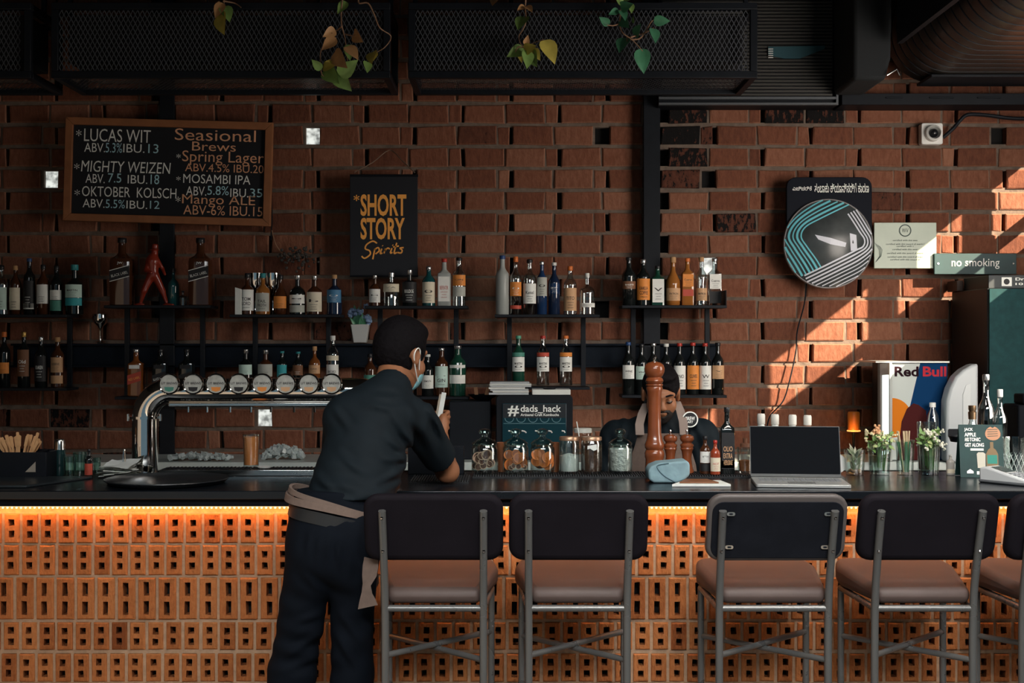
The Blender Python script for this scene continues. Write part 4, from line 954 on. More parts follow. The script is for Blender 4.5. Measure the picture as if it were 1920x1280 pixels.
def tumbler(label, px, d, w_px, h_px, base=None, name='tumbler', cat='glass', cut=False, gm=None):
    z = CT if base is None else base
    t = thing(name, label, cat, (PX(px, d), d, z)); r = w_px/2/F*d; h = h_px/F*d
    m = MB(); m.lathe([(r*.80, 0), (r*.83, .004), (r, h), (r*.94, h), (r*.78, .012), (.002, .010)], 24); m.build('glass', gm or GLASSG, t)
    if cut:
        m = MB()
        for s_ in (1, -1):
            for j in range(18):
                pts = []
                for q in range(7):
                    a = 2*PI*j/18+s_*q*.10; f = q/6; rr = r*(.83+.12*f)+.0012; pts.append((rr*math.cos(a), rr*math.sin(a), h*(.06+.52*f)))
                m.tube(pts, .0012, 4, caps=False)
        m.build('cut_pattern', mat('cut_glass', (.55, .62, .60), .1, 0, .8), t)
    return t
tumbler('clear tumbler right beside the dark shaker', 131, 5.02, 24, 38); tumbler('clear tumbler between the shaker and the sauce bottle', 150, 5.07, 26, 44)
bottle('small dark sauce bottle with a red label near the napkins', 167, 895, 842, 15, 5.0, 'spirit', GD, LR, 'k', lab_span=(.1, .5), z=CT)
tumbler('small clear tumbler just before the napkin pile', 182, 5.06, 14, 34)
# folder and round tray
t = thing('menu_folder', 'flat black menu folder lying on the bar end', 'menu', (PX(30, 4.75), 4.76, CT))
m = MB(); m.prism([(-.25, -.12), (.08, -.12), (.215, .20), (-.25, .20)], 0, .010, axis='z'); m.build('cover', mat('folder_cover', (.020, .026, .030), .35), t, bevel=.003)
t = thing('serving_tray', 'round black serving tray with a raised rim', 'tray', (PX(321, 4.86), 4.80, CT)); r = .228
m = MB(); m.lathe([(r*.90, 0), (r*.93, .002), (r, .017), (r*.995, .020), (r*.97, .016), (r*.90, .006), (.01, .005)], 56); m.build('tray', mat('tray_black', (.016, .018, .020), .3, rnoise=.1, scale=6), t)
# napkins and clip
t = thing('napkin_stack', 'untidy stack of white paper napkins by the beer tower', 'napkins', on_bar(221, 5.03)); rs = random.Random(4)
for i in range(9):
    m = MB(); z = .004+.0042*i; a = rs.uniform(-.5, .5); s_ = .066+rs.uniform(-.008, .012); vs = []
    n = 6
    for iy in range(n+1):
        for ix in range(n+1):
            u, v = ix/n*2-1, iy/n*2-1; x, y = u*s_, v*s_*.6
            x, y = x*math.cos(a)-y*math.sin(a), x*math.sin(a)+y*math.cos(a)
            bend = .0025*math.sin(3*u+i)+.002*math.sin(4*v+2*i)
            if i > 6: bend += .028*max(0, (-1)**i*u*.3+.55*v+.2)
            vs.append((x+rs.uniform(-.001, .001)-.004+.006*(i % 3), y, z+bend+(.003 if i > 6 else 0)))
    fs = [(r_*(n+1)+c, r_*(n+1)+c+1, (r_+1)*(n+1)+c+1, (r_+1)*(n+1)+c) for r_ in range(n) for c in range(n)]; k = len(vs)
    m.add(vs+[(x, y, z+.001) for x, y, z in vs], fs+[tuple(k+q for q in reversed(f)) for f in fs]); m.build('napkin', PAPER, t)
t = thing('clip', 'thin metal clip standing in the napkin stack', 'clip', on_bar(232, 5.05)+Vector((0, 0, .043))); m = MB(); m.tube(smooth_path([(-.004, 0, 0), (-.003, 0, .03), (.002, 0, .065), (.006, 0, .03), (.005, 0, .0)], 5), .0018, 6); m.build('wire', CHROME, t)
# --- beer tower
D5 = 5.17; k = 1/F*D5
t = thing('beer_tower', 'polished steel bridge beer tower with eight round tap badges', 'beer tower', (PX(272, D5), D5, CT))
ox = t.location.x
X_ = lambda px: PX(px, D5)-ox
Z_ = lambda py: PZ(py, D5)-CT
r = 24*k
xr = X_(722)
path = [(0, 0, 0.0), (0, 0, Z_(782))]
ra = 50*k; zc = Z_(782)
for i in range(1, 11): a = PI/2*i/10; path.append((ra-ra*math.cos(a), 0, zc+ra*math.sin(a)))
for i in range(0, 11): a = PI/2*(1-i/10); path.append((xr-ra+ra*math.cos(a), 0, zc+ra*math.sin(a)))
path.append((xr, 0, 0))
m = MB(); m.tube(path, r, 28); m.build('pipe', CHROME, t)
m = MB()
for x in (0, xr):
    m.lathe([(r*1.0, -.005), (r*1.22, -.005), (r*1.22, .005), (r*1.0, .005)], 28, (x, 0, zc), caps=False)
    m.lathe([(r*1.3, .0), (r*1.3, .006), (r*1.02, .008)], 28, (x, 0, 0))
    for s_ in (-1, 1): m.lathe([(.006, -.014), (.006, .014)], 10, (x+s_*r*1.27, -.012, zc))
m.build('flange', CHROME, t)
zb = zc+ra
m = MB(); m.box(X_(318), X_(660), -.028, .028, zb-r-.014, zb-r+.006); m.build('tap_rail', STEEL, t, bevel=.006)
m = MB()
for px in (357, 392, 435, 474, 511, 554, 592): m.tube([(X_(px), -.035, zb-r-.012), (X_(px), -.035, zb-r-.034)], .0045, 8)
m.build('spouts', CHROME, t)
BFACE = mat('badge_face', (0.42, 0.42, 0.38), 0.4, noise=.5, scale=40)
for i, px in enumerate((329, 373, 415, 457, 500, 543, 586, 628)):
    zz = Z_(718); rb_ = 19.5*k; y = -r-.035
    m = MB(); m.lathe([(.008, -.035), (.008, .012)], 10, (X_(px), y+.008, zz), rot=Matrix.Rotation(PI/2, 3, 'X')); bd = m.build('tap_badge', CHROME, t)
    m = MB(); m.lathe([(rb_*.86, 0.0), (rb_, 0), (rb_, .010), (rb_*.93, .014), (rb_*.86, .012)], 32, (X_(px), y, zz), rot=Matrix.Rotation(PI/2, 3, 'X'), caps=False); m.build('ring', CHROME, bd)
    m = MB(); m.lathe([(rb_*.87, 0.0), (rb_*.87, .009)], 32, (X_(px), y, zz), rot=Matrix.Rotation(PI/2, 3, 'X')); m.build('face', BFACE, bd)
    cm = (LG, LK, LO, LK, LO, LTN, LTN, LTN)[i]
    yy = y-.0098; x0 = X_(px)
    m = MB(); put_text(m, 'LIT BREWS', x0-rb_*.74, x0+rb_*.74, zz-.002, zz+.007, yy, bold=.02, mi=0)
    m.prism([(x0-rb_*.45, zz-rb_*.30), (x0+rb_*.45, zz-rb_*.30), (x0+rb_*.38, zz-rb_*.62), (x0, zz-rb_*.74), (x0-rb_*.38, zz-rb_*.62)], yy, yy+.0006, 1); m.build('emblem', [LK, cm], bd, smooth=False)
# drip tray in front of the tower, drinks glass, dish
t = thing('drip_tray', 'long stainless drip tray between the tower posts', 'drip tray', (PX(468, 5.08), 5.10, CT)); hw = 165/F*5.08
m = MB(); m.box(-hw, hw, -.055, .055, 0, .026); m.build('tray', STEEL, t, bevel=.003)
m = MB(); n = 44
for i in range(n): x = -hw+.02+(2*hw-.04)*i/(n-1); m.box(x-.002, x+.002, -.045, .045, .0262, .029)
m.build('grille', DKMETAL, t, smooth=False)
zt = CT+.029
t = thing('juice_glass', 'tall straight glass of orange brown juice on the drip tray', 'glass of juice', (PX(471, 5.11), 5.11, zt))
m = MB(); m.lathe([(.028, 0), (.030, .004), (.033, .132), (.0315, .132), (.0285, .010), (.002, .008)], 26); m.build('glass', GLASS, t)
m = MB(); m.lathe([(.0275, .011), (.0305, .122), (.002, .122)], 26); m.build('juice', mat('orange_juice', (0.85, 0.27, 0.08), .35), t)
t = thing('dish', 'small white oval dish in front of the ice', 'dish', (PX(496, 5.07), 5.065, zt)); MB().lathe([(.015, 0), (.024, .003), (.027, .008), (.024, .008), (.01, .004)], 20).build('dish', WHITE, t)
# ice heaps on the steel counter behind
def ice(label, px0, px1, d, h, n, seed):
    r_ = random.Random(seed); m = MB(); x0, x1 = PX(px0, d), PX(px1, d)
    for i in range(n):
        u = r_.random(); x = x0+(x1-x0)*u; hz = h*(1-abs(2*u-1)**3)*r_.random(); s_ = r_.uniform(.006, .012)
        rot = Matrix.Rotation(r_.uniform(0, 3), 3, Vector((r_.random(), r_.random(), r_.random()+.1)).normalized())
        y = d+r_.uniform(-.05, .05); m.box(x-s_, x+s_, y-s_, y+s_, BT+.016+hz-s_*.6, BT+.016+hz+s_, rot=rot)
    o = m.build('crushed_ice', mat('ice', (.72, .82, .82), .15, 0, .8, trans=.35), smooth=False); tag(o, label, 'ice', kind='stuff')
ice('heap of crushed ice on the steel counter behind the juice glass', 494, 568, 7.05, .055, 260, 1)
ice('low line of crushed ice on the steel counter behind the drip tray', 318, 432, 6.98, .018, 170, 2)
# black holder with straws behind the elbow, white card behind the man
t = thing('straw_holder', 'black upright holder box with white paper straws behind the elbow', 'holder', on_bar(818, 5.16))
hw = 52/F*5.16; hh = .108
m = MB(); m.box(-hw, hw, -.035, -.030, 0, hh); m.box(-hw, hw, .03, .035, 0, hh); m.box(-hw, -hw+.005, -.03, .03, 0, hh); m.box(hw-.005, hw, -.03, .03, 0, hh); m.box(-hw+.005, hw-.005, -.03, .03, 0, .005); m.build('box', BLACK, t, bevel=.002)
for i in range(5):
    m = MB(); m.tube([(0, 0, 0), (0, 0, .145+.006*(i % 3))], .0035, 8); o = m.build('paper_straw', PAPER); o.location = on_bar(777+i*4.3, 5.16)+Vector((0, -.015+.006*i, .006)); tag(o, 'white paper straw standing in the black holder behind the elbow', 'straw', 'straws in the black holder')
# --- jars
LIDM = mat('jar_lid_copper', (.45, .27, .17), .35, .6)
def apothecary(label, px, w_px, d=5.075, y_top=808, y_sh=838):
    t = thing('glass_jar', label, 'jar', (PX(px, d), d, MT)); q = 1/F*d; r = w_px/2*q; hs = (892-y_sh)*q; ht = (892-y_top)*q
    m = MB(); m.lathe([(r*.90, 0), (r*.98, .004), (r, .012), (r, hs*.86), (r*.93, hs*.93), (r*.86, hs), (r*.82, hs), (r*.88, hs*.92), (r*.95, hs*.84), (r*.95, .014), (.003, .009)], 30); m.build('glass', GLASS, t)
    m = MB(); l0 = hs+.001; m.lathe([(r*.84, l0-.006), (r*.97, l0), (r*.96, l0+.005), (r*.70, l0+.016), (r*.34, l0+.024), (r*.22, l0+.030), (r*.24, l0+.036), (r*.42, ht-.020), (r*.46, ht-.012), (r*.36, ht-.004), (.003, ht)], 26); m.build('lid', GLASSG, t)
    return t, r*.93, hs*.86
def slices(t, r, h, mt, n, seed, rr=(.013, .021)):
    rnd = random.Random(seed)
    for i in range(n):
        R2 = rnd.uniform(*rr); a = rnd.uniform(0, 2*PI); q = rnd.random(); rad = (r-R2*.75)*math.sqrt(q) if i > n//2 else (r-.008)
        if i <= n//2: a = rnd.uniform(PI*1.08, PI*1.92)
        c = Vector((rad*math.cos(a), rad*math.sin(a), min(h-R2, .014+R2+(h-.03-R2)*(i*.618 % 1))))
        if i <= n//2: c = Vector((max(-r+R2, min(r-R2, c.x)), c.y, c.z)); c.y = -math.sqrt(max(.0001, (r-.004)**2-c.x**2))*.82
        rot = Matrix.Rotation(rnd.uniform(-.5, .5), 3, 'Z') @ Matrix.Rotation(PI/2+rnd.uniform(-.35, .35), 3, 'X')
        m = MB(); m.lathe([(R2*.80, -.0015), (R2, -.001), (R2, .0015), (R2*.80, .0012)], 18, c, 0, rot=rot, caps=False)
        m.lathe([(R2*.80, -.0008), (R2*.80, .0008)], 18, c, 1, rot=rot)
        for s_ in range(8):
            an = 2*PI*s_/8; p = rot @ Vector((R2*.75*math.cos(an), R2*.75*math.sin(an), 0)); m.tube([c+p*.12, c+p], .0008, 4, 0)
        m.build('fruit_slice', mt, t)
RIND = mat('orange_rind', (.55, .16, .03), .6); FLESH = mat('orange_flesh', (.48, .13, .025), .5, noise=.3, scale=60); LEM = mat('dried_lemon', (.46, .29, .17), .7, noise=.4, scale=50); LEMR = mat('dried_lemon_rim', (.50, .34, .24), .7); DRK = mat('dried_dark', (.10, .045, .03), .7, noise=.4, scale=60); ROSE = mat('dried_rose', (.34, .10, .035), .6, noise=.4, scale=60)
t, r, h = apothecary('lidded glass jar of pale dried lime slices, first of the jars', 909, 50); slices(t, r, h, [LEMR, DRK], 22, 1)
t, r, h = apothecary('lidded glass jar of mixed orange slices and dark dried peel', 967, 48); slices(t, r, h, [RIND, ROSE], 9, 2, (.016, .024)); slices(t, r, h*.5, [LEMR, DRK], 10, 12, (.010, .015))
t, r, h = apothecary('lidded glass jar of dried orange slices with one whole bright slice', 1017, 46); slices(t, r, h, [RIND, FLESH], 14, 5, (.019, .026))
t, r, h = apothecary('lidded glass jar of crumbly white dried flakes beside the pepper mill', 1163, 46)
m = MB(); m.lathe([(r*.9, .012), (r*.985, .02), (r*.985, h*.97), (r*.8, h*1.02), (.004, h*1.03)], 24); m.build('white_flakes', mat('white_flakes', (.66, .66, .61), .9, noise=.25, scale=90, bump=1.0), t)
def screwjar(label, px, w_px, fill, level, name2):
    d = 5.075; q = 1/F*d; t = thing('glass_jar', label, 'jar', (PX(px, d), d, MT)); r = w_px/2*q; h = 66*q
    m = MB(); m.lathe([(r*.92, 0), (r, .005), (r, h*.86), (r*.90, h*.92), (r*.90, h), (r*.86, h), (r*.86, h*.91), (r*.96, h*.84), (r*.95, .012), (.003, .008)], 28); m.build('glass', GLASS, t)
    m = MB(); m.lathe([(r*.93, h*.935), (r*.97, h*.94), (r*.97, h*1.02), (r*.93, h*1.04)], 28); m.build('lid', LIDM, t)
    m = MB(); m.lathe([(r*.88, .010), (r*.94, .016), (r*.94, h*level), (r*.6, h*level+.004), (.004, h*level+.010)], 24); m.build(name2, fill, t); return t
screwjar('screw lid jar half full of white sugar', 1067, 38, mat('white_sugar', (.70, .72, .68), .9, bump=.3, scale=120), .50, 'sugar')
t = screwjar('screw lid jar of dark brown coffee with a torn white label', 1109, 40, mat('coffee', (.085, .032, .014), .8, noise=.4, scale=90, bump=.6), .80, 'coffee')
m = MB(); m.prism([(-.018, .112), (.018, .118), (.020, .098), (.006, .092), (-.008, .101), (-.019, .098)], -.0445, -.0435); m.build('torn_label', PAPER, t)
t = thing('glass_jar', 'tall jar with a pale lid standing behind the sugar jar, straw in front', 'jar', (PX(1093, 5.17), 5.17, MT)); m = MB(); m.lathe([(.030, 0), (.034, .004), (.034, .150), (.030, .155)], 24); m.build('glass', GLASS, t); m = MB(); m.lathe([(.036, .155), (.036, .170), (.033, .172)], 24); m.build('lid', mat('pale_lid', (.55, .55, .50), .4), t)
o = MB().tube(smooth_path([P(1086, 818, 5.12), P(1083, 800, 5.12), P(1081, 790, 5.12)], 4), .0022, 6).build('drinking_straw', PAPER); o.location = (0, 0, 0); tag(o, 'short white straw sticking up behind the sugar jar', 'straw')
for lbl, x in (('brown tinted tumbler between the lime jar and orange jar', 941), ('brown tinted tumbler behind the bright orange slice jar', 1040)):
    tumbler(lbl, x, 5.135, 20, 55, MT, gm=gmat('tint', (.20, .07, .03)))
# --- mills, cloth, book
MILL = mat('mill_wood', (0.23, 0.062, 0.022), 0.22, noise=.35, scale=9, coat=.5)
def mill(label, px, d, top, prof, wmax):
    q = 1/F*d; h = (892-top)*q; t = thing('pepper_mill', label, 'pepper mill', (PX(px, d), d, MT)); R2 = wmax/2*q
    zs = [p for p in prof if p[1] <= .80]; zt_ = [p for p in prof if p[1] >= .80]
    m = MB(); m.lathe([(a*R2, b_*h) for a, b_ in zs], 28); m.build('body', MILL, t)
    m = MB(); m.lathe([(a*R2, b_*h) for a, b_ in zt_], 28); m.build('head', MILL, t)
    m = MB(); m.lathe([(R2*.14, h), (R2*.16, h+.012*R2/.04), (R2*.22, h+.018*R2/.04), (R2*.12, h+.026*R2/.04)], 14); m.build('knob', CHROME, t)
bp = [(.98, 0), (1, .03), (.92, .13), (1.0, .15), (1.03, .18), (.95, .205), (.86, .215), (.98, .23), (1.02, .255), (.95, .28), (.84, .30), (.72, .36), (.66, .52), (.68, .65), (.78, .735), (.86, .765), (.80, .775), (.90, .79), (.86, .80), (.72, .802), (.88, .815), (.94, .83), (.84, .85), (.72, .86), (.88, .875), (1.05, .91), (1.06, .94), (.96, .97), (.66, .99), (.2, 1.0)]
mill('very tall turned dark wood pepper mill before the bartender', 1227, 5.06, 682, bp, 36)
sp_ = [(1, 0), (1.02, .05), (.85, .12), (.72, .25), (.66, .42), (.78, .56), (.95, .62), (.88, .66), (.98, .70), (.94, .74), (.70, .76), (.74, .80), (.90, .82), (1.02, .88), (.92, .95), (.5, .99), (.2, 1.0)]
mill('small turned pepper mill standing next to the tall one', 1257, 5.10, 820, sp_, 26); mill('small turned pepper mill behind the blue pouch, farther from the tall one', 1288, 5.10, 820, sp_, 26)
o = P(1251, 906, 4.86); t = thing('cloth_pouch', 'folded grey blue denim pouch on the bar', 'pouch', (o.x, 4.84, CT))
qx = lambda px: (px-1251)/F*4.79
qz = lambda py: (908.5-py)/F*4.79
m = MB(); m.prism([(qx(a), max(.001, qz(b_))) for a, b_ in ((1211, 886), (1217, 877), (1232, 871), (1256, 869), (1284, 866), (1290, 872), (1290, 893), (1283, 900), (1268, 908), (1222, 908), (1213, 902))], -.045, .075)
m.build('cloth', mat('denim', (.22, .34, .38), .9, noise=.35, scale=25, bump=.3), t, bevel=.016, seg=4, angle=70)
m = MB(); m.tube(smooth_path([(qx(1262), -.0465, qz(906)), (qx(1240), -.0465, qz(893)), (qx(1228), -.046, qz(876)), (qx(1250), -.046, qz(871))], 5), .0022, 6); m.build('seam', mat('denim_seam', (.10, .17, .20), .9), t)
o = on_bar(1308, 4.72); t = thing('notebook', 'brown covered notebook with white pages lying on the bar', 'book', o)
m = MB(); m.prism([(-.10, -.045), (.115, -.045), (.10, .09), (-.04, .09)], .001, .010, axis='z'); m.build('pages', PAPER, t, bevel=.001)
m = MB(); m.prism([(-.07, -.02), (.075, -.025), (.05, .085), (-.035, .085)], .0105, .016, axis='z'); m.build('cover', mat('notebook_cover', (.20, .075, .03), .5), t, bevel=.002)
# --- sauces, oil, spice jar
bottle('small bottle with worn white label left of the hot sauce', 1322, 892, 822, 20, 5.06, 'spirit', GB, LW, 'k', lab_span=(.30, .6), lab2=(LK, .08, .28), text='BITTERS', z=MT)
bottle('small hot sauce bottle with a red and white label', 1341, 892, 828, 19, 5.03, 'spirit', gmat('sauce', (.30, .05, .02)), LC, 'r', lab_span=(.1, .5), text='HOT', z=MT, tink=LR)
bottle('tall dark oil bottle with black label and gold print', 1363, 892, 768, 27, 5.07, 'square', GD, LK, 'k', lab_span=(.08, .62), text=['OLIO', 'EXTRA', 'VERGINE'], tink=LTN, lab2=(LGY, .09, .2), z=MT)
t = tumbler('square glass jar of reddish spice beside the oil bottle', 1397, 5.06, 32, 50, MT, 'spice_jar', 'jar', gm=GLASS); m = MB(); m.lathe([(.022, .012), (.026, .052), (.004, .056)], 18); m.build('spice', mat('spice', (.42, .14, .05), .9, noise=.5, scale=80), t); m = MB(); m.lathe([(.020, .106), (.020, .118), (.008, .122), (.010, .14)], 18); m.build('lid', mat('spice_lid', (.16, .07, .04), .5), t)
# --- shakers, laptop, white disc
for i, (lbl, x, c) in enumerate((('white sauce squeeze bottle, first behind the laptop', 1427, 'w'), ('white sauce squeeze bottle, second behind the laptop', 1453, 'w'), ('white sauce squeeze bottle next to the orange one', 1486, 'w'), ('orange sauce squeeze bottle with white cap behind the laptop', 1514, 'o'))):
    d = 5.19; q = 1/F*d; t = thing('squeeze_bottle', lbl, 'bottle', (PX(x, d), d, CT+.0005)); h = (888-778)*q
    if i: h -= .002*i
    m = MB(); m.lathe([(.020, 0), (.022, .004), (.022, h*.45), (.018, h*.70), (.0135, h*.82)], 18); m.build('body', mat('bottle_white', (.62, .64, .60), .4) if c == 'w' else mat('bottle_orange', (.50, .17, .06), .4), t)
    m = MB(); m.lathe([(.0145, h*.82), (.0165, h*.83), (.0165, h*.97), (.014, h)], 18); m.build('cap', mat('bottle_cap', (.66, .64, .58), .4), t)
ALU = mat('laptop_aluminium', (.42, .43, .42), .4, .4); SCR = mat('laptop_screen', (.004, .005, .007), .5, 0, .03)
t = thing('laptop', 'open silver laptop with a dark screen, keyboard towards the stools', 'laptop', (PX(1497, 4.78), 4.76, CT), math.radians(-6))
hw = .170; m = MB(); m.prism(rrect(-hw, hw, -.125, .125, .01), 0.001, .013, axis='z'); bs = m.build('base', ALU, t, bevel=.002)
m = MB()
for r_ in range(5):
    for c in range(14): x = -.145+c*.0215; y = .085-r_*.020; m.box(x, x+.017, y-.015, y, .0131, .0146)
m.build('keyboard', mat('laptop_keys', (.20, .21, .22), .5), bs, smooth=False)
m = MB(); m.prism(rrect(-.05, .05, -.105, -.035, .004), .0131, .0136, axis='z'); m.build('trackpad', mat('trackpad', (.40, .41, .40), .25, .5), bs)
m = MB(); ang = math.radians(14); hs = .197
pr = lambda u, v, w2: (u, .125+v*math.sin(ang)+w2*math.cos(ang), .014+v*math.cos(ang)-w2*math.sin(ang))
def panel(m, u0, u1, v0, v1, w0, w1, mi=0): m.add([pr(u, v, w2) for w2 in (w0, w1) for v in (v0, v1) for u in (u0, u1)], [(0, 1, 3, 2), (4, 6, 7, 5), (0, 4, 5, 1), (2, 3, 7, 6), (0, 2, 6, 4), (1, 5, 7, 3)], mi)
panel(m, -hw, hw, 0, hs, 0, .007); ld = m.build('lid', mat('laptop_lid', (.10, .105, .105), .5, 0, .2), t, bevel=.0015)
m = MB(); panel(m, -hw+.003, hw-.003, .012, hs-.0035, -.001, -.0003); m.build('screen', SCR, ld)
m = MB(); put_text(m, 'ASUS', -.018, .018, .003, .010, 0); m.v = [pr(x, z+.003, -.0008) for x, y, z in m.v]; m.build('lettering', mat('laptop_logo', (.12, .12, .12), .4), ld, smooth=False)
t = thing('charger_puck', 'white round disc peeping out behind the laptop lid', 'disc', (PX(1567, 5.12), 5.12, CT+.0005)); m = MB(); m.lathe([(.040, -.006), (.042, 0), (.040, .006)], 28, (0, 0, .042), rot=Matrix.Rotation(PI/2, 3, 'X')); m.build('disc', WHITE, t)
# --- herb glasses
HERB = mat('herb_green', (.14, .26, .07), .5, noise=.45, scale=40); HERBL = mat('herb_light', (.40, .47, .20), .5, noise=.3, scale=40); PET = mat('white_petal', (.72, .70, .58), .6, noise=.2, scale=40); PEACH = mat('peach_petal', (.68, .38, .20), .6, noise=.2, scale=40)
def herb(label, px, w_px, h_px, kind, seed):
    d = 5.09; rnd = random.Random(seed); t = tumbler(label, px, d, w_px, h_px, CT, 'herb_glass', 'glass of herbs', gm=GLASS); q = 1/F*d; r = w_px/2*q; h = h_px*q
    m = MB(); g2 = MB(); g3 = MB()
    if kind == 'succulent':
        for i in range(46):
            a = rnd.uniform(0, 2*PI); b0 = Vector((.006*math.cos(a), .006*math.sin(a), rnd.uniform(.012, h*.9))); dr = Vector((math.cos(a), math.sin(a), rnd.uniform(.5, 2))).normalized(); leaf_mesh(m if i % 3 else g2, b0, b0+dr*rnd.uniform(.022, .042), .010, (0, -1, .4), -.1)
        for i in range(24):
            a = rnd.uniform(0, 2*PI); rr = r*.6*math.sqrt(rnd.random()); g3.ball((rr*math.cos(a), rr*math.sin(a), .014+.008*rnd.random()), .006, 6)
        m.build('foliage', mat('succulent_green', (.24, .28, .17), .5, noise=.4, scale=40), t); g2.build('pale_leaves', mat('succulent_pale', (.48, .46, .34), .5), t); g3.build('pebbles', mat('pebbles', (.36, .22, .14), .8), t)
        return
    if kind == 'straws':
        for i in range(13):
            x = rnd.uniform(-.5, .5)*r; y = rnd.uniform(-.5, .5)*r; xt = x*1.5-.010+rnd.uniform(-.01, .01); L_ = h*1.25 if i % 2 else h*.95
            (m if i % 2 else g2).tube([(x*.6, y*.6, .013), (xt, y, L_)], .0035, 6)
        m.build('pale_stalks', mat('stalk_pale', (.58, .45, .28), .6), t); g2.build('green_stalks', mat('stalk_green', (.07, .20, .10), .5), t); return
    for i in range(16):
        a = rnd.uniform(0, 2*PI); x, y = r*.45*math.cos(a)*rnd.random(), r*.45*math.sin(a)*rnd.random(); m.tube([(x, y, .016+.02*rnd.random()), (x*2+rnd.uniform(-.01, .01), y*2, h*1.05)], .0018, 5)
    for i in range(90):
        a = rnd.uniform(0, 2*PI); rr = r*1.15*math.sqrt(rnd.random()); b0 = Vector((rr*.86*math.cos(a), rr*math.sin(a), h*rnd.uniform(.78, 1.28))); dr = Vector((rnd.gauss(0, 1), rnd.gauss(0, 1), rnd.gauss(.2, .8))).normalized(); leaf_mesh(m if i % 3 else g2, b0, b0+dr*rnd.uniform(.016, .028), .013, (rnd.gauss(0, .5), -1, .5), .1)
    for i in range(26):
        a = rnd.uniform(0, 2*PI); rr = r*1.25*math.sqrt(rnd.random()); c = Vector((rr*math.cos(a), rr*math.sin(a)-.006, h*rnd.uniform(.75, 1.32)))
        for k_ in range(4): g3.ball(c+Vector((rnd.gauss(0, .004), rnd.gauss(0, .003), rnd.gauss(0, .004))), .0052, 6)
    m.build('foliage', HERB, t); g2.build('pale_leaves', HERBL, t); g3.build('blossoms', PET if seed != 3 else mat('cream_petal', (.70, .60, .36), .6), t)
    if seed == 3:
        g3 = MB()
        for k_ in range(26): g3.ball((-.012+rnd.gauss(0, .007), -.008+rnd.gauss(0, .006), h*1.35+rnd.gauss(0, .010)), .006, 6)
        g3.build('peach_blossom', PEACH, t)
    m = MB(); m.lathe([(r*.77, .013), (r*.86, h*.55), (.003, h*.55)], 20); m.build('water', glass('water', (.82, .9, .86), .10), t)
herb('low glass of small succulent cuttings beside the laptop', 1603, 40, 48, 'succulent', 2); herb('tall glass of herbs with a peach and yellow blossom', 1649, 44, 62, 'flowers', 3); herb('glass of pale and green lemongrass stalks', 1697, 36, 66, 'straws', 4); herb('tall glass of herbs with white flowers spilling over the rim', 1743, 40, 64, 'flowers', 6)
bottle('tiny white dropper bottle beside the green tent card', 1782, 890, 852, 15, 5.1, 'spirit', gmat('dropper', (.45, .42, .38)), LC, 'w', lab_span=(.1, .3), z=CT)
# --- tent card
t = thing('tent_card', 'dark green folded tent card with apple, bottle and white slogan', 'tent card', on_bar(1838, 5.02), math.radians(-4)); q = 1/F*5.02; hw = 40*q; hh = 98*q
lean = .030; pc = lambda u, v, o=0: (u*q, -.03+lean*v/98*1.0+o, v*q)
m = MB(); vs = [(-hw, -.03, .001), (hw, -.03, .001), (hw, -.03+lean, hh), (-hw, -.03+lean, hh)]; b_ = [(x, y+.0015, z) for x, y, z in vs]; m.add(vs+b_, [(0, 1, 2, 3), (7, 6, 5, 4), (0, 3, 7, 4), (1, 5, 6, 2), (3, 2, 6, 7)])
vs = [(-hw, .05, .001), (hw, .05, .001), (hw, -.028+lean, hh), (-hw, -.028+lean, hh)]; b_ = [(x, y+.0015, z) for x, y, z in vs]; m.add(vs+b_, [(0, 1, 2, 3), (7, 6, 5, 4), (0, 3, 7, 4), (1, 5, 6, 2), (3, 2, 6, 7)]); m.build('card', mat('card_green', (.008, .040, .038), .45, noise=.5, scale=14), t, smooth=False)
m = MB()
for tx, x0, x1, y in (('JACK', -30, -14, 92), ('APPLE', -30, -9, 83), ('AND', -30, -22, 74), ('TONIC', -21, -1, 74), ('GET ALONG', -30, 5, 64)): put_text(m, tx, x0, x1, y-7, y, 0, bold=.03)
m.v = [pc(x, z, -.0012) for x, y, z in m.v]; m.build('slogan', CHALK, t, smooth=False); m = MB()
m.add([(-20, 0, 54), (4, 0, 54), (4, 0, 50), (-20, 0, 50)], [(0, 1, 2, 3)])
m.add([(-28, 0, 8), (-16, 0, 8), (-16, 0, 12), (-22, 0, 16), (-28, 0, 12)], [(0, 1, 2, 3, 4)]); m.add([(-10, 0, 6), (8, 0, 6), (8, 0, 12), (-10, 0, 12)], [(0, 1, 2, 3)])
m.v = [pc(x, z, -.0012) for x, y, z in m.v]; m.build('small_print', CHALK, t, smooth=False)
m = MB(); ap = [(22+14*math.cos(2*PI*i/20)*(1-.1*math.sin(2*PI*i/20)), 82+13*math.sin(2*PI*i/20)-(3 if i in (5,) else 0)) for i in range(20)]
m.add([(x, 0, z) for x, z in ap], [tuple(range(20))], 0)
for k_ in range(4): m.add([(12, -.05, 76+k_*4), (31, -.05, 77+k_*4), (31, -.05, 78+k_*4), (12, -.05, 77.2+k_*4)], [(0, 1, 2, 3)], 1)
bt = [(8, 20), (30, 20), (30, 44), (26, 52), (22, 55), (22, 66), (16, 66), (16, 55), (12, 52), (8, 44)]; m.add([(x, -.1, z) for x, z in bt], [tuple(range(10))], 2); m.add([(10, -.2, 26), (28, -.2, 26), (28, -.2, 42), (10, -.2, 42)], [(0, 1, 2, 3)], 3)
gl = [(-8, 18), (6, 18), (7, 44), (3, 47), (-6, 47), (-9, 44)]; m.add([(x, -.1, z) for x, z in gl], [tuple(range(6))], 4)
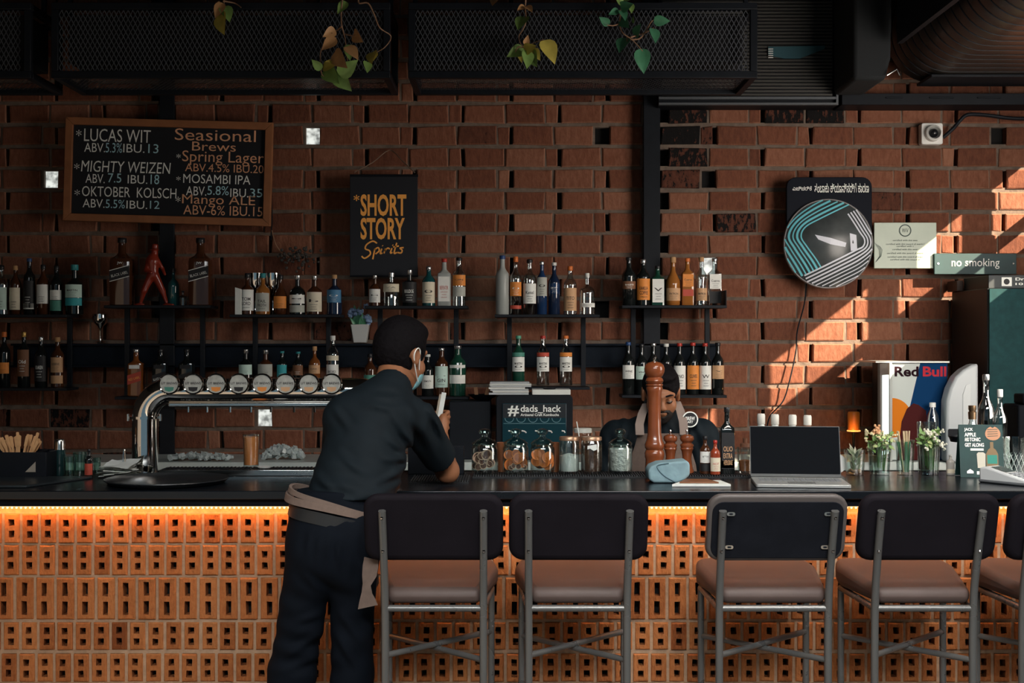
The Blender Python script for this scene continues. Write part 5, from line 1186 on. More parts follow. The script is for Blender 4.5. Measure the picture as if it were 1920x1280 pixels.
m.v = [pc(x, z, -.0012+y*.004) for x, y, z in m.v]; m.build('picture', [mat('apple_print', (.50, .25, .14), .6), mat('apple_stripe', (.02, .06, .05), .6), mat('bottle_print', (.20, .13, .06), .5), mat('bottle_label_print', (.02, .22, .17), .5), mat('glass_print', (.52, .50, .42), .5)], t, smooth=False)
# --- card terminal, cut glass
t = thing('card_terminal', 'white card payment terminal with grey buttons at the bar end', 'card terminal', (PX(1893, 4.78), 4.78, CT), math.radians(-52))
m = MB(); pr2 = [(-.10, 0.001), (.10, 0.001), (.10, .022), (.02, .040), (-.07, .062), (-.10, .055)]
m.prism(pr2, -.045, .045); m.build('body', mat('terminal_white', (.66, .68, .68), .4), t, bevel=.008)
m = MB(); m.add([(.005, -.034, .0440), (-.055, -.034, .0592), (-.055, .034, .0592), (.005, .034, .0440)], [(0, 1, 2, 3)]); m.v = [(x, y, z+.0012) for x, y, z in m.v]; m.build('screen', mat('terminal_screen', (.06, .09, .09), .15), t)
m = MB()
for a in range(4):
    for b_ in range(3): x = .022+a*.018; y = -.025+b_*.025; z = .040-(x-.02)/.08*.018; m.box(x-.006, x+.006, y-.009, y+.009, z, z+.004)
m.build('keypad', mat('terminal_keys', (.28, .30, .32), .5), t)
m = MB(); m.box(-.102, .102, -.046, .046, 0, .016) ; m.build('lower_shell', mat('terminal_grey', (.16, .17, .18), .5), t, bevel=.006)
tumbler('heavy cut crystal tumbler by the card terminal', 1905, 5.06, 54, 72, CT, 'crystal_tumbler', 'glass', True, GLASS)
# clear bottles with pourers, water bottle, beer mug behind the herbs
ZB = CT
for lbl, x, tp, w_, cp, shp in (('clear bottle with silver pourer behind the tent card', 1849, 700, 30, 's', 'wine'), ('clear bottle without a cap behind the tent card, nearest the teal cabinet', 1875, 728, 26, 'w', 'spirit')):
    bottle(lbl, x, 884, tp, w_, 5.19, shp, GC, None, cp, z=ZB)
t = thing('bar_tray_stand', 'pale tray with black rim and a bronze capped bottle neck behind the tent card', 'tray', (PX(1822, 5.45), 5.42, 0)); 
m = MB(); m.lathe([(.055, 0), (.055, 1.10), (.06, 1.16), (.062, 1.175)], 24); m.build('stand', mat('stand_pale', (.50, .47, .40), .5), t)
m = MB(); m.lathe([(.078, 1.176), (.085, 1.20), (.078, 1.20), (.07, 1.18)], 28, (-.02, 0, 0)); m.build('tray', BLACK, t)
t = thing('jigger_bottle', 'short clear bottle with dark bronze top on the black rimmed tray', 'bottle', (PX(1823, 5.42), 5.42, 1.181)); m = MB(); m.lathe([(.032, 0), (.034, .004), (.030, .03), (.014, .075), (.012, .09)], 20); m.build('glass', GC, t); m = MB(); m.lathe([(.016, .09), (.017, .12), (.013, .124), (.016, .132), (.016, .148)], 16); m.build('cap', mat('bronze', (.30, .20, .12), .3, .9), t)

# ================================================================ on the back counter
t = thing('drinks_fridge', 'small black counter fridge with a hashtag lettered header', 'fridge', (PX(1002, 7.0), 7.0, BT)); q = 1/F*7.0
hw = 72*q; hh = PZ(740, 7.0)-BT
m = MB(); m.prism(rrect(-hw, hw, 0, hh, .025), 0, .38); m.build('cabinet', BLACK, t, bevel=.004)
u = lambda px: (px-1002)*q
v = lambda py: PZ(py, 7.0)-BT
m = MB(); m.box(u(942), u(1062), -.008, .001, .02, v(756)); dr = m.build('door', mat('door_teal', (.012, .045, .060), .12), t, bevel=.002)
m = MB(); m.box(u(943), u(1061), -.011, -.0085, v(783), v(757)); m.build('header', mat('header_black', (.008, .012, .016), .4), dr)
m = MB(); put_text(m, '#', u(952), u(973), v(780), v(760), -.012, bold=.02); put_text(m, 'dads_hack', u(976), u(1052), v(774), v(759), -.012, bold=.015); put_text(m, 'Artisanal Craft Kombucha', u(976), u(1048), v(779.5), v(774.5), -.012, bold=.02); m.build('lettering', CHALK, dr, smooth=False)
m = MB()
for i in range(5): m.lathe([(.026, 0), (.026, .0008), (.022, .0008), (.022, 0)], 20, (u(955+i*22), -.0095, v(783)), rot=Matrix.Rotation(PI/2, 3, 'X'), caps=False)
m.box(u(944), u(1060), -.0095, -.0085, v(794), v(793)); m.build('door_print', mat('door_print', (.10, .22, .26), .4), dr)
m = MB()
for i in range(5): m.tube([(u(953+i*25), -.0095, v(807)), (u(958+i*25), -.0095, v(808)), (u(963+i*24), -.0095, v(811))], .004, 6)
m.build('taps', WHITE, dr)
t = thing('paper_stack', 'tall stack of white papers on the black counter fridge', 'papers', (PX(960, 7.1), 7.12, BT+hh)); rs = random.Random(8); z = 0
for i in range(7):
    m = MB(); a = rs.uniform(-.006, .006); th = .0095+rs.uniform(-.002, .003); x0 = -.118+rs.uniform(-.012, .012); m.box(x0, x0+.21+rs.uniform(-.02, .02), -.10, .10, z, z+th*.82); m.build('paper_bundle', PAPER if i % 2 else mat('paper_grey', (.50, .53, .54), .8), t, smooth=False); z += th
t = thing('paper_stack', 'low pile of papers with a black clip on the counter fridge', 'papers', (PX(1033, 7.1), 7.1, BT+hh))
m = MB(); m.box(-.105, .105, -.09, .1, 0, .028); m.build('sheets', PAPER, t, bevel=.002); m = MB(); m.ball((-.01, -.05, .032), .02, 10, sx=1.8, sz=.35); m.build('clip', BLACK, t)
t = thing('till_box', 'black box between the man in black and the counter fridge', 'box', (PX(886, 7.05), 7.05, BT)); m = MB(); m.box(-.13, .10, 0, .30, 0, PZ(752, 7.05)-BT); m.build('body', BLACK, t, bevel=.006)
t = thing('snack_bowl', 'small dark bowl with brown crackers on the black box', 'bowl', (PX(905, 7.12), 7.16, PZ(752, 7.05))); m = MB(); m.lathe([(.03, 0), (.05, .008), (.085, .034), (.08, .034), (.045, .012), (.003, .01)], 24); m.build('bowl', BLACK, t)
for i, (x, a) in enumerate(((-.045, -.2), (.02, .5), (.06, .9))):
    m = MB(); m.box(-.010, .010, -.004, .004, 0, .062); o = m.build('cracker', mat('cracker', (.40, .20, .10), .8, noise=.3)); o.location = (PX(905, 7.12)+x*.75, 7.15, PZ(752, 7.05)+.012); o.rotation_euler = (0, a*.5, 0); tag(o, 'brown stick cracker standing in the dark bowl', 'cracker', 'crackers in the dark bowl')
# branded fridge
DF = 6.98; q = 1/F*DF
t = thing('can_fridge', 'small fridge with red and blue lettered front and an orange sun circle', 'fridge', (PX(1724, DF), DF, BT+.0006)); hh = PZ(680, DF)-BT; x0, x1 = (1672-1724)*q, (1776-1724)*q
u = lambda px: (px-1724)*q
v = lambda py: PZ(py, DF)-BT
m = MB(); m.box(x0, x1, 0.0, .38, 0, hh); m.build('cabinet', DKMETAL, t, bevel=.004)
m = MB(); m.box(u(1640), u(1778), -.02, .38, hh+.0005, hh+.008); m.build('top_edge', mat('fridge_edge', (.45, .45, .42), .4, .4), t)
FW = mat('fridge_white', (.50, .54, .52), .6, 0, .1); FB = mat('fridge_blue', (.004, .035, .11), .7, 0, .05); FO = mat('fridge_orange', (.60, .17, .012), .7, 0, .1); FRD = mat('fridge_red', (.42, .03, .045), .7, 0, .05); FMR = mat('fridge_maroon', (.06, .012, .012), .7, 0, .05)
m = MB(); m.add([(u(a), -.002, v(b_)) for a, b_ in ((1672, 862), (1672, 681), (1725, 681), (1704, 770), (1690, 862))], [(0, 1, 2, 3, 4)], 0); m.add([(u(a), -.002, v(b_)) for a, b_ in ((1690, 862), (1704, 770), (1725, 681), (1776, 681), (1776, 862))], [(0, 1, 2, 3, 4)], 1)
n = 24; c = [(u(1672)+max(0, 37*q*math.sin(PI*i/n)), -.003, v(783)+37*q*math.cos(PI*i/n)) for i in range(n+1)]; m.add(c, [tuple(range(n+1))], 2)
m.add([(u(a), -.004, v(b_)) for a, b_ in ((1682, 862), (1690, 790), (1700, 766), (1712, 756), (1722, 759), (1736, 770), (1742, 862))], [tuple(range(7))], 3)
gp = m.build('graphic_panel', [FW, FB, FO, FMR], t, smooth=False)
m = MB(); put_text(m, 'Red', u(1677), u(1722), v(706), v(687), -.0035, bold=.03, mi=0); put_text(m, 'Bull', u(1730), u(1774), v(706), v(687), -.0035, bold=.03, mi=1); m.build('lettering', [mat('logo_dark', (.02, .008, .012), .8, 0, .03), FRD], gp, smooth=False)
m = MB(); a = [(u(1672), -.001), (u(1634), -.16), (u(1631), -.150), (u(1668), -.001)]; m.prism(a, .004, hh-.002, axis='z'); dr = m.build('open_door', mat('door_brown', (.10, .075, .06), .4), t, smooth=False)
def dp(f, z, o=0): return (u(1672)+(u(1634)-u(1672))*f-.002, -.16*f-.001+o*0, z)
m = MB(); m.add([dp(.86, hh*.08), dp(.30, hh*.08), dp(.30, hh*.88), dp(.86, hh*.88)], [(0, 1, 2, 3)]); m.v = [(x+.004, y-.003, z) for x, y, z in m.v]; m.build('light_panel', mat('fridge_light', (.80, .92, .88), .4, emit=1.1), dr, smooth=False)
m = MB(); m.add([dp(.26, 0), dp(.02, 0), dp(.02, hh), dp(.26, hh)], [(0, 1, 2, 3)]); m.v = [(x+.005, y-.004, z) for x, y, z in m.v]; m.build('door_edge', FW, dr, smooth=False)
l = lamp('added_glow_light', 'POINT', (PX(1606, 7.2), 7.28, PZ(812, 7.2)), (0, 0, -1), .5, (1.0, .45, .1), shadow_soft_size=.01)  # added point light that spreads the amber glow
t = thing('added_glow_stand', 'added amber glowing cylinder standing in for a reflection beside the lettered fridge', 'lamp', (PX(1606, 7.3), 7.36, BT)); zl = PZ(808, 7.3)-BT; m = MB(); m.lathe([(.035, 0), (.035, .008), (.006, .014), (.006, zl)], 16); m.build('stand', BLACK, t); m = MB(); m.lathe([(.030, zl), (.034, zl+.004), (.034, zl+.100), (.030, zl+.107)], 18); m.build('glow_cylinder', mat('amber_cylinder', (.42, .12, .015), .4, emit=.12), t); m = MB(); m.lathe([(.036, zl-.006), (.040, zl-.002), (.036, zl+.002)], 18); m.build('glow_ring', mat('amber_glow', (1.0, .40, .10), .4, emit=1.4), t)  # added glowing cylinder in place of an orange reflection on the bricks
# white juicer hood, water bottle, mug
t = thing('ice_machine_hood', 'white curved plastic appliance hood between fridge and teal cabinet', 'appliance', (PX(1806, 6.85), 6.86, BT)); q = 1/F*6.85; u = lambda px: (px-1806)*q; v = lambda py: PZ(py, 6.85)-BT
m = MB(); m.prism([(u(a), v(b_)) for a, b_ in ((1777, 867), (1776, 800), (1777, 752), (1783, 728), (1794, 706), (1808, 693), (1824, 684), (1836, 681), (1836, 867))], 0, .105); m.build('hood', mat('hood_white', (.50, .54, .56), .3), t, bevel=.014, seg=3)
m = MB(); m.prism([(u(a), v(b_)) for a, b_ in ((1806, 820), (1806, 740), (1812, 722), (1822, 718), (1822, 820))], -.004, .001); m.build('panel', mat('hood_panel', (.56, .60, .61), .3), t, bevel=.002)
m = MB(); m.prism(rrect(u(1779), u(1800), v(820), v(804), .008), -.006, .001); m.build('outlet', BLACK, t)
t = thing('water_bottle', 'clear plastic water bottle with white cap before the lettered fridge', 'bottle', (PX(1748, 6.93), 6.925, BT)); q = 1/F*6.93
m = MB(); m.lathe([(.028, 0), (.034, .006), (.034, .10), (.031, .115), (.034, .13), (.034, .22), (.030, .252), (.015, .285), (.0145, .295)], 24); m.v = [(x, y, z*1.0) for x, y, z in m.v]; m.build('bottle', GC, t); m = MB(); m.lathe([(.0165, .295), (.0165, .318), (.015, .32)], 18); m.build('cap', WHITE, t)
t = thing('pint_glass', 'wide glass of amber drink before the orange sun circle', 'glass', (PX(1721, 5.3), 5.195, CT)); m = MB(); m.lathe([(.030, 0), (.032, .004), (.037, .205), (.0355, .205), (.029, .012), (.003, .01)], 24); m.build('glass', GLASS, t); m = MB(); m.lathe([(.0285, .013), (.033, .115), (.003, .115)], 22); m.build('drink', mat('amber_drink', (.30, .10, .035), .3), t)
# teal cabinet, box on top, till printer
t = thing('tall_cabinet', 'tall dark teal cabinet at the end of the bar wall', 'cabinet', (2.56, 6.89, 0)); hh = PZ(540, 6.89)
m = MB(); m.box(0, .80, 0.004, .56, 0, hh); m.build('body', mat('cabinet_side', (.006, .009, .012), .5), t, bevel=.003)
m = MB(); m.box(.004, .80, -.016, .003, .02, hh-.004); m.build('door', mat('cabinet_teal', (.010, .048, .052), .7, 0, .2, noise=.45, scale=30), t, bevel=.003)
t = thing('cardboard_box', 'black drinking glasses box lying on the teal cabinet', 'box', (2.56+.42, 7.12, hh+.0005)); m = MB(); m.box(-.40, .34, -.19, .19, 0, .072); m.build('carton', mat('carton_black', (.010, .018, .022), .5), t, bevel=.002)
m = MB(); m.box(-.33, -.275, -.1925, -.191, .012, .060); m.build('pictogram', CHALK, t); m = MB(); put_text(m, 'Drinking glasses', -.255, .02, .038, .058, -.1915, bold=.02); put_text(m, '10 glasses', -.255, -.06, .014, .030, -.1915, bold=.02); m.build('lettering', CHALK, t, smooth=False)
m = MB(); m.lathe([(.016, 0), (.016, .001)], 16, (-.303, -.1928, .036), rot=Matrix.Rotation(PI/2, 3, 'X')); m.build('emblem', LK, t)
t = thing('wooden_box', 'small brown wooden box on the teal cabinet beside the black carton', 'box', (2.56+.012, 7.40, hh+.0005)); m = MB(); m.box(-.035, .0, -.10, .06, 0, .06); m.box(.0, .004, -.1, .06, 0.0, .055); m.build('box', mat('box_brown', (.055, .03, .022), .6), t, bevel=.002)
t = thing('receipt_printer', 'black till screen and receipt printer before the teal cabinet', 'till', (PX(1918, 5.7), 5.7, 0)); q = 1/F*5.7
m = MB(); m.box(-.045, .22, -.06, .12, 0, PZ(758, 5.7)); m.build('body', mat('till_black', (.004, .005, .007), .7, 0, .05), t, bevel=.008); m = MB(); m.box(-.02, .2, -.05, .06, PZ(757, 5.7), PZ(738, 5.7)); m.build('lid', MATS['till_black'], t, bevel=.008)
# ================================================================ bar stools
VEL = mat('stool_leather', (0.010, 0.008, 0.011), 0.75, 0, 0.12, noise=.35, scale=9, bump=.08)
VELS = mat('seat_leather', (0.090, 0.061, 0.053), 0.55, 0, 0.4, noise=.3, scale=7, bump=.08)
TUBE = mat('stool_tube', (0.15, 0.15, 0.145), 0.30, 0.45, rnoise=.1, scale=10)
def stool(label, cx, wide=0.0, bare=False, rz=0.0, dx=0.0, leather=VEL):
    t = thing('bar_stool', label, 'bar stool', (cx, 4.12, 0), rz, 'upholstered stools along the bar')
    pw = .158+wide; fw = .178+wide*.3; r = .0125
    for s_ in (-1, 1):
        m = MB(); m.tube(smooth_path([(s_*pw, 0, 0), (s_*pw, 0, .45), (s_*pw, -.004, .74), (s_*(pw+.001), -.035, .90), (s_*(pw+.002), -.085, 1.066)], 4), r, 14)
        lg = m.build('back_leg', TUBE, t)
        for z, yy in ((1.045, -.080), (.935, -.046)): m = MB(); m.ball((s_*(pw+.002), yy-.0125, z), .0052, 8); m.build('screw', CHROME, lg)
        m = MB(); m.tube([(s_*(fw+.012), .365, 0), (s_*fw, .345, .40), (s_*fw, .345, .742)], r*.92, 12); m.build('front_leg', TUBE, t)
    m = MB(); zr = .742
    m.tube([(-pw, -.002, zr), (pw, -.002, zr)], r*.9, 12); m.tube([(-fw, .345, zr), (fw, .345, zr)], r*.9, 12)
    for s_ in (-1, 1): m.tube([(s_*pw, 0, zr), (s_*fw, .345, zr)], r*.9, 12)
    m.build('seat_frame', TUBE, t)
    m = MB(); m.tube([(-fw, .345, .575), (pw, 0, .575)], r*.8, 12); m.tube([(fw, .345, .590), (-pw, 0, .590)], r*.8, 12); m.build('cross_brace', TUBE, t)
    # seat: a trapezoid cushion, wider at the front
    bw, fr = .148+wide, .200+wide*.3
    out = [(-bw, -.005), (bw, -.005), (bw+.012, .05), (fr, .30), (fr-.012, .385), (fr-.06, .41), (-fr+.06, .41), (-fr+.012, .385), (-fr, .30), (-bw-.012, .05)]
    m = MB(); zb, zt_ = .7545, .805; n = len(out)
    vs = [(x, y, zb) for x, y in out]+[(x*1.012, y, zt_+.035*(y/.41)) for x, y in out]
    m.add(vs, [tuple(reversed(range(n))), tuple(range(n, 2*n))]+[(i, (i+1) % n, n+(i+1) % n, n+i) for i in range(n)])
    m.build('seat', VELS, t, bevel=.024, seg=4, angle=60)
    # backrest
    hw = .222; z0, z1 = .897, 1.118; ya = lambda z: -.035-(z-.90)*.30
    pl = rrect(-hw, hw, z0, z1, .048, 6); m = MB(); n = len(pl); th = .050; y0 = .0135
    if bare: th = .045
    vs = [(x, ya(z)+y0-.018*(1-(x/hw)**2)*0+.0, z) for x, z in pl]+[(x, ya(z)+y0+th, z) for x, z in pl]
    m.add(vs, [tuple(range(n)), tuple(reversed(range(n, 2*n)))]+[(i, n+i, n+(i+1) % n, (i+1) % n) for i in range(n)])
    m.build('backrest', leather, t, bevel=.020 if not bare else .012, seg=4, angle=60)
    if bare:
        m = MB(); pl = rrect(-hw+.014, hw-.014, z0+.010, z1-.024, .036, 6); n = len(pl); vs = [(x, ya(z)+y0-.004, z) for x, z in pl]+[(x, ya(z)+y0+.006, z) for x, z in pl]
        m.add(vs, [tuple(range(n)), tuple(reversed(range(n, 2*n)))]+[(i, n+i, n+(i+1) % n, (i+1) % n) for i in range(n)]); bp_ = m.build('back_plate', mat('plate_black', (.010, .011, .015), .7, 0, .1, noise=.4, scale=20), t, bevel=.002)
        for x, z in ((-.150, 1.055), (.158, 1.055), (-.150, .945), (.155, .945)):
            m = MB(); m.prism(rrect(x-.013, x+.013, z-.006, z+.006, .0055, 4), ya(z)+y0-.0085, ya(z)+y0-.0042); m.prism(rrect(x-.006, x+.006, z-.003, z+.003, .0028, 4), ya(z)+y0-.0095, ya(z)+y0-.0086, 1)
            m.build('bracket', [STEEL, BLACK], bp_)
    return t
stool('brown black padded bar stool directly beside the man in black', -.250)
stool('brown black padded bar stool in front of the glass jars', .212)
stool('bar stool with a bare dark back plate and steel brackets', .842, .017, True, leather=mat('stool_back_rim', (.10, .085, .08), .5))
stool('padded bar stool in front of the herb glasses, next to the bare backed one', 1.325)
stool('padded bar stool cut off by the picture edge below the card terminal', 1.800)
# ================================================================ people
SKIN = mat('skin_tan', (0.30, 0.125, 0.060), 0.5, 0, 0.4, noise=.12, scale=12)
SKIN2 = mat('skin_brown', (0.30, 0.125, 0.060), 0.45, 0, 0.4, noise=.15, scale=12)
HAIR = mat('black_hair', (0.006, 0.005, 0.006), 0.75, 0, .1, noise=.5, scale=60, bump=.6)
SHIRT = mat('black_shirt', (0.0065, 0.0115, 0.0155), 0.75, 0, 0.2, noise=.25, scale=20)
TROU = mat('black_trousers', (0.004, 0.006, 0.010), 0.85, 0, 0.12, noise=.25, scale=20)
APR = mat('apron_canvas', (0.19, 0.135, 0.11), 0.9, noise=.2, scale=60)
def frame(f, up=(0, 0, 1)):
    f = Vector(f).normalized(); r = f.cross(Vector(up)).normalized(); u = r.cross(f)
    return np.array([[r.x, f.x, u.x], [r.y, f.y, u.y], [r.z, f.z, u.z]])
class Head:
    def __init__(s, c, f, k=1.0, up=(0, 0, 1)): s.c = np.array(c); s.R = frame(f, up); s.k = k
    def p(s, x, y, z): return s.c+s.R@np.array((x, y, z))*s.k
    def d(s, x, y, z): return s.R@np.array((x, y, z))
    def skin(s, B):
        k = s.k; R = s.R; e = lambda c, r, kk=.015, **kw: B.ell(s.p(*c), np.array(r)*k, kk, R, **kw)
        e((0, -.012, .028), (.074, .092, .082)); e((0, .030, -.045), (.058, .066, .070), .03); e((0, .058, -.092), (.030, .028, .022), .025)
        for q in (-1, 1):
            e((q*.040, .058, -.030), (.026, .026, .028), .02)                     # cheek
            B.cone(s.p(q*.050, .072, .030), s.p(q*.008, .086, .026), .011*k, .012*k, .012)   # brow ridge
            e((q*.031, .092, .008), (.017, .016, .012), .008, sub=True)           # eye socket
            e((q*.031, .078, .008), (.0135, .0135, .0125), .004)                  # closed-down lid over the eye
            e((q*.080, -.006, .002), (.011, .024, .034), .006); e((q*.088, -.002, .004), (.006, .012, .020), .004, sub=True); e((q*.077, .004, -.028), (.008, .010, .010), .006)
            e((q*.012, .106, -.024), (.009, .010, .008), .005)                    # nostril wing
        B.cone(s.p(0, .088, .018), s.p(0, .112, -.018), .009*k, .0125*k, .010)
        e((0, .094, -.050), (.024, .012, .0065), .005); e((0, .092, -.060), (.020, .012, .007), .005); e((0, .108, -.0548), (.022, .010, .0018), .002, sub=True)
        return s
    def hair(s, B, top=.016, nape=-.052, front=.062, thick=.012):
        k = s.k
        B.ell(s.p(0, -.014, .034), np.array((.074+thick, .092+thick, .082+top))*k, .004, s.R, clip=[(s.p(0, 0, nape), s.d(0, .1, -1)), (s.p(0, front, .05), s.d(0, 1, -.42))])
        for q in (-1, 1): B.ell(s.p(q*.088, .022, -.020), np.array((.034, .034, .052))*k, .008, s.R, sub=True)
        for q in (-1, 1): B.ell(s.p(q*.092, -.012, -.008), np.array((.026, .030, .036))*k, .006, s.R, sub=True)
        B.field(lambda g: .0009*np.sin(g[..., 0]*260+40*g[..., 1])*np.sin(g[..., 2]*210)+.0008*np.sin(g[..., 1]*330+g[..., 2]*90))
        return s
def creases(segs, amp, wd, d, y_max):
    """cloth creases: ridges along lines seen from the front or back of the wearer, given as photo points at distance d"""
    L_ = [(V(a, b_, d)[[0, 2]].astype(np.float32), V(c, e, d)[[0, 2]].astype(np.float32)) for a, b_, c, e in segs]
    def fn(g):
        q = g[..., [0, 2]]; out = np.zeros(g.shape[:-1], dtype=np.float32)
        for a, b_ in L_:
            ba = b_-a; t = np.clip(((q-a)@ba)/(ba@ba), 0, 1); r = q-a-t[..., None]*ba; dd = (r*r).sum(-1); f = np.sin(np.pi*np.clip(t*.9+.08, 0, 1))
            out -= amp*f*np.exp(-dd/(wd*wd)); out += amp*.6*f*np.exp(-((np.sqrt(dd)-2*wd)/wd)**2)
        return out*(g[..., 1] < y_max)
    return fn
V = lambda px, py, d: np.array(P(px, py, d))
def finger(B, pts, r0, r1, k=.004):
    n = len(pts)-1
    for i in range(n):
        a = r0+(r1-r0)*i/n; b = r0+(r1-r0)*(i+1)/n; B.cone(pts[i], pts[i+1], a, b, k)
def ring(m, c, ax, ay, h, tilt=0.0, th=.006, y_tilt=0.0, seg=40):
    """an elliptical cloth or leather band round the waist"""
    R2 = Matrix.Rotation(tilt, 3, 'Y') @ Matrix.Rotation(y_tilt, 3, 'X'); vs = []
    for rr, z in ((0, -h/2), (0, h/2), (th, h/2), (th, -h/2)):
        for i in range(seg): a = 2*PI*i/seg; vs.append(Vector(c)+R2 @ Vector(((ax+rr)*math.cos(a), (ay+rr)*math.sin(a), z+.003*math.sin(3*a))))
    fs = [(j*seg+i, j*seg+(i+1) % seg, ((j+1) % 4)*seg+(i+1) % seg, ((j+1) % 4)*seg+i) for j in range(4) for i in range(seg)]
    m.add(vs, fs)
V = lambda px, py, d: np.array(P(px, py, d))
# ---------------------------------------------------------------- the man leaning on the bar
mo = Vector((PX(610, 4.25), 4.25, 0))
man = thing('person', 'man in black shirt and trousers leaning on the bar, seen from behind', 'person', mo)
hd = Head(V(751, 668, 4.60), (.60, .76, -.22))
shL, shR = V(650, 782, 4.42), V(778, 784, 4.50)
elR, wrR = V(838, 881, 4.74), V(829, 822, 4.93)
elL, wrL = V(640, 862, 4.74), V(668, 870, 4.90)
B = Body((-.86, 4.0, -.01), (-.13, 5.14, 1.70), .0062)
hd.skin(B)
nb = V(724, 745, 4.47)
B.cone(hd.p(0, -.025, -.055), nb, .054, .056, .02).cone(nb, V(712, 790, 4.45), .056, .085, .04)
B.cone(V(655, 930, 4.30), V(702, 800, 4.44), .09, .10, .04, squash=((0, 1, 0), .75)); B.ell(V(632, 1000, 4.27), (.140, .10, .11), .04)
B.cone(shL, V(706, 790, 4.46), .052, .07, .03).cone(shR, V(718, 790, 4.48), .052, .07, .03)
B.cone(shR, elR, .050, .041, .02).cone(elR, wrR, .043, .027, .015).ell(elR+np.array((.004, -.006, -.008)), (.036, .038, .036), .02)
B.cone(shL, elL, .050, .041, .02).cone(elL, wrL, .042, .027, .015)
# right hand closed round the folded papers
pm = V(831, 796, 4.965); B.cone(wrR, pm, .024, .026, .012, squash=((1, 0, 0), .8)); B.ell(pm+np.array((0, .004, .006)), (.021, .033, .040), .010)
for i in range(4):
    z = -.026+i*.0205; K = pm+np.array((.012, .024, z+.008)); r_ = (.0078, .0086, .0090, .0086)[i]; f_ = (.80, .93, 1.0, .92)[i]
    finger(B, [K, K+np.array((.006, .034, .004))*f_, K+np.array((-.020, .054, .006))*f_, K+np.array((-.040, .036, .004))*f_], r_*1.06, r_*.86)
finger(B, [pm+np.array((-.006, -.016, -.016)), pm+np.array((-.026, -.016, .012)), pm+np.array((-.036, .002, .034)), pm+np.array((-.034, .022, .046))], .0115, .0085, .005)
# left hand flat on the worktop, hidden behind the body
pl_ = np.array((wrL[0]+.05, wrL[1]+.03, CT+.022)); B.cone(wrL, pl_, .024, .022, .012, squash=((0, 0, 1), .8)); B.ell(pl_, (.044, .038, .017), .01)
for i in range(4):
    K = pl_+np.array((.030+.004*i, -.030+.019*i, .0)); f_ = (.8, .95, 1, .9)[i]; finger(B, [K, K+np.array((.036, .004, .004))*f_, K+np.array((.064, .006, -.008))*f_], .0086, .0072)
finger(B, [pl_+np.array((-.01, .034, 0)), pl_+np.array((.018, .056, .002)), pl_+np.array((.044, .062, -.006))], .0105, .008)
kn = [(V(585, 1030, 4.25), V(548, 1262, 4.31), V(508, 1500, 4.23)), (V(662, 1030, 4.275), V(660, 1270, 4.32), V(657, 1500, 4.26))]
for h_, k_, a_ in kn:
    B.cone(h_, k_, .075, .050, .04).cone(k_, a_, .050, .036, .02); a2 = a_.copy(); a2[2] = .03; B.cone(a_, a2, .036, .034, .02); B.cone(a2, a2+np.array((.0, .15, .0)), .034, .026, .02)
B.mesh('body', SKIN, man, mo)
# hair
B = Body(hd.c-.16, hd.c+.17, .0048); hd.hair(B, .030, -.055, .078, .013); B.ell(hd.p(0, .02, .100), (.070, .075, .038), .03, hd.R)
B.mesh('hair', HAIR, man, mo, 2)
# mask with its ear loop
B = Body(hd.c-.16, hd.c+.17, .0048); B.ell(hd.p(0, .034, -.050), (.064, .074, .074), .004, hd.R, clip=[(hd.p(0, .052, 0), hd.d(0, -1, 0)), (hd.p(0, 0, -.004), hd.d(0, 0, 1))])
mk = B.mesh('face_mask', mat('mask_blue', (.20, .42, .46), .8), man, mo, 2)
m = MB(); q = [hd.p(.052, .056, -.050), hd.p(.068, .032, -.030), hd.p(.086, .006, .020), hd.p(.094, -.018, .026), hd.p(.090, -.026, .0), hd.p(.076, .004, -.040), hd.p(.052, .054, -.080)]
m.tube([Vector(v)-mo for v in smooth_path(q, 5)], .0022, 6); m.build('ear_loop', CHALK, mk)
# shirt with folds
def folds(g, c, ax, f, amp, wd):
    r2 = ((g-np.array(c, dtype=np.float32))**2).sum(-1); return amp*np.exp(-r2/(2*wd*wd))*np.sin(f*(g@np.array(ax, dtype=np.float32)))
B = Body((-.80, 4.10, 1.00), (-.14, 4.95, 1.56), .0066)
B.cone(V(655, 945, 4.30), V(698, 800, 4.43), .148, .142, .05, squash=((0, 1, 0), .80)); B.ell(V(706, 782, 4.44), (.138, .100, .075), .05)
B.cone(V(652, 784, 4.42), V(716, 748, 4.47), .068, .066, .04).cone(V(716, 748, 4.47), V(774, 782, 4.50), .066, .064, .04)
B.cone(nb, V(736, 722, 4.51), .080, .068, .03, clip=[(V(738, 716, 4.515), hd.p(0, 0, -.05)-nb)])
se = V(826, 858, 4.685); ad_ = elR-shR
B.cone(shR, se+ad_*.1, .068, .062, .018, clip=[(se, ad_)]); B.cone(shL, elL, .078, .074, .03, clip=[(shL+(elL-shL)*.8, elL-shL)])
ap_ = V(770, 830, 4.42)
B.field(lambda g: folds(g, ap_, (95, 20, 60), 1, .011, .075)+folds(g, V(800, 805, 4.50), (110, 0, 30), 1, .008, .06)+folds(g, V(650, 900, 4.2), (20, 30, 75), 1, .006, .09)+folds(g, V(735, 905, 4.2), (60, 0, 45), 1, .007, .07)+folds(g, V(735, 752, 4.4), (25, 10, 120), 1, .004, .05)+.0014*np.sin(22*g[..., 0]+31*g[..., 2]+15*g[..., 1]))
B.field(creases([(772, 838, 735, 770), (775, 832, 752, 765), (770, 848, 712, 808), (780, 828, 768, 764), (768, 858, 715, 856), (764, 876, 700, 905), (752, 905, 672, 925), (800, 748, 806, 802), (812, 766, 824, 832), (795, 792, 814, 852), (704, 742, 762, 748), (688, 756, 742, 768), (600, 882, 645, 916), (596, 912, 690, 930), (626, 764, 664, 806), (640, 840, 690, 880)], .0075, .0105, 4.36, 4.62))
B.cut((0, 0, PZ(938, 4.2)), (0, 0, -1))
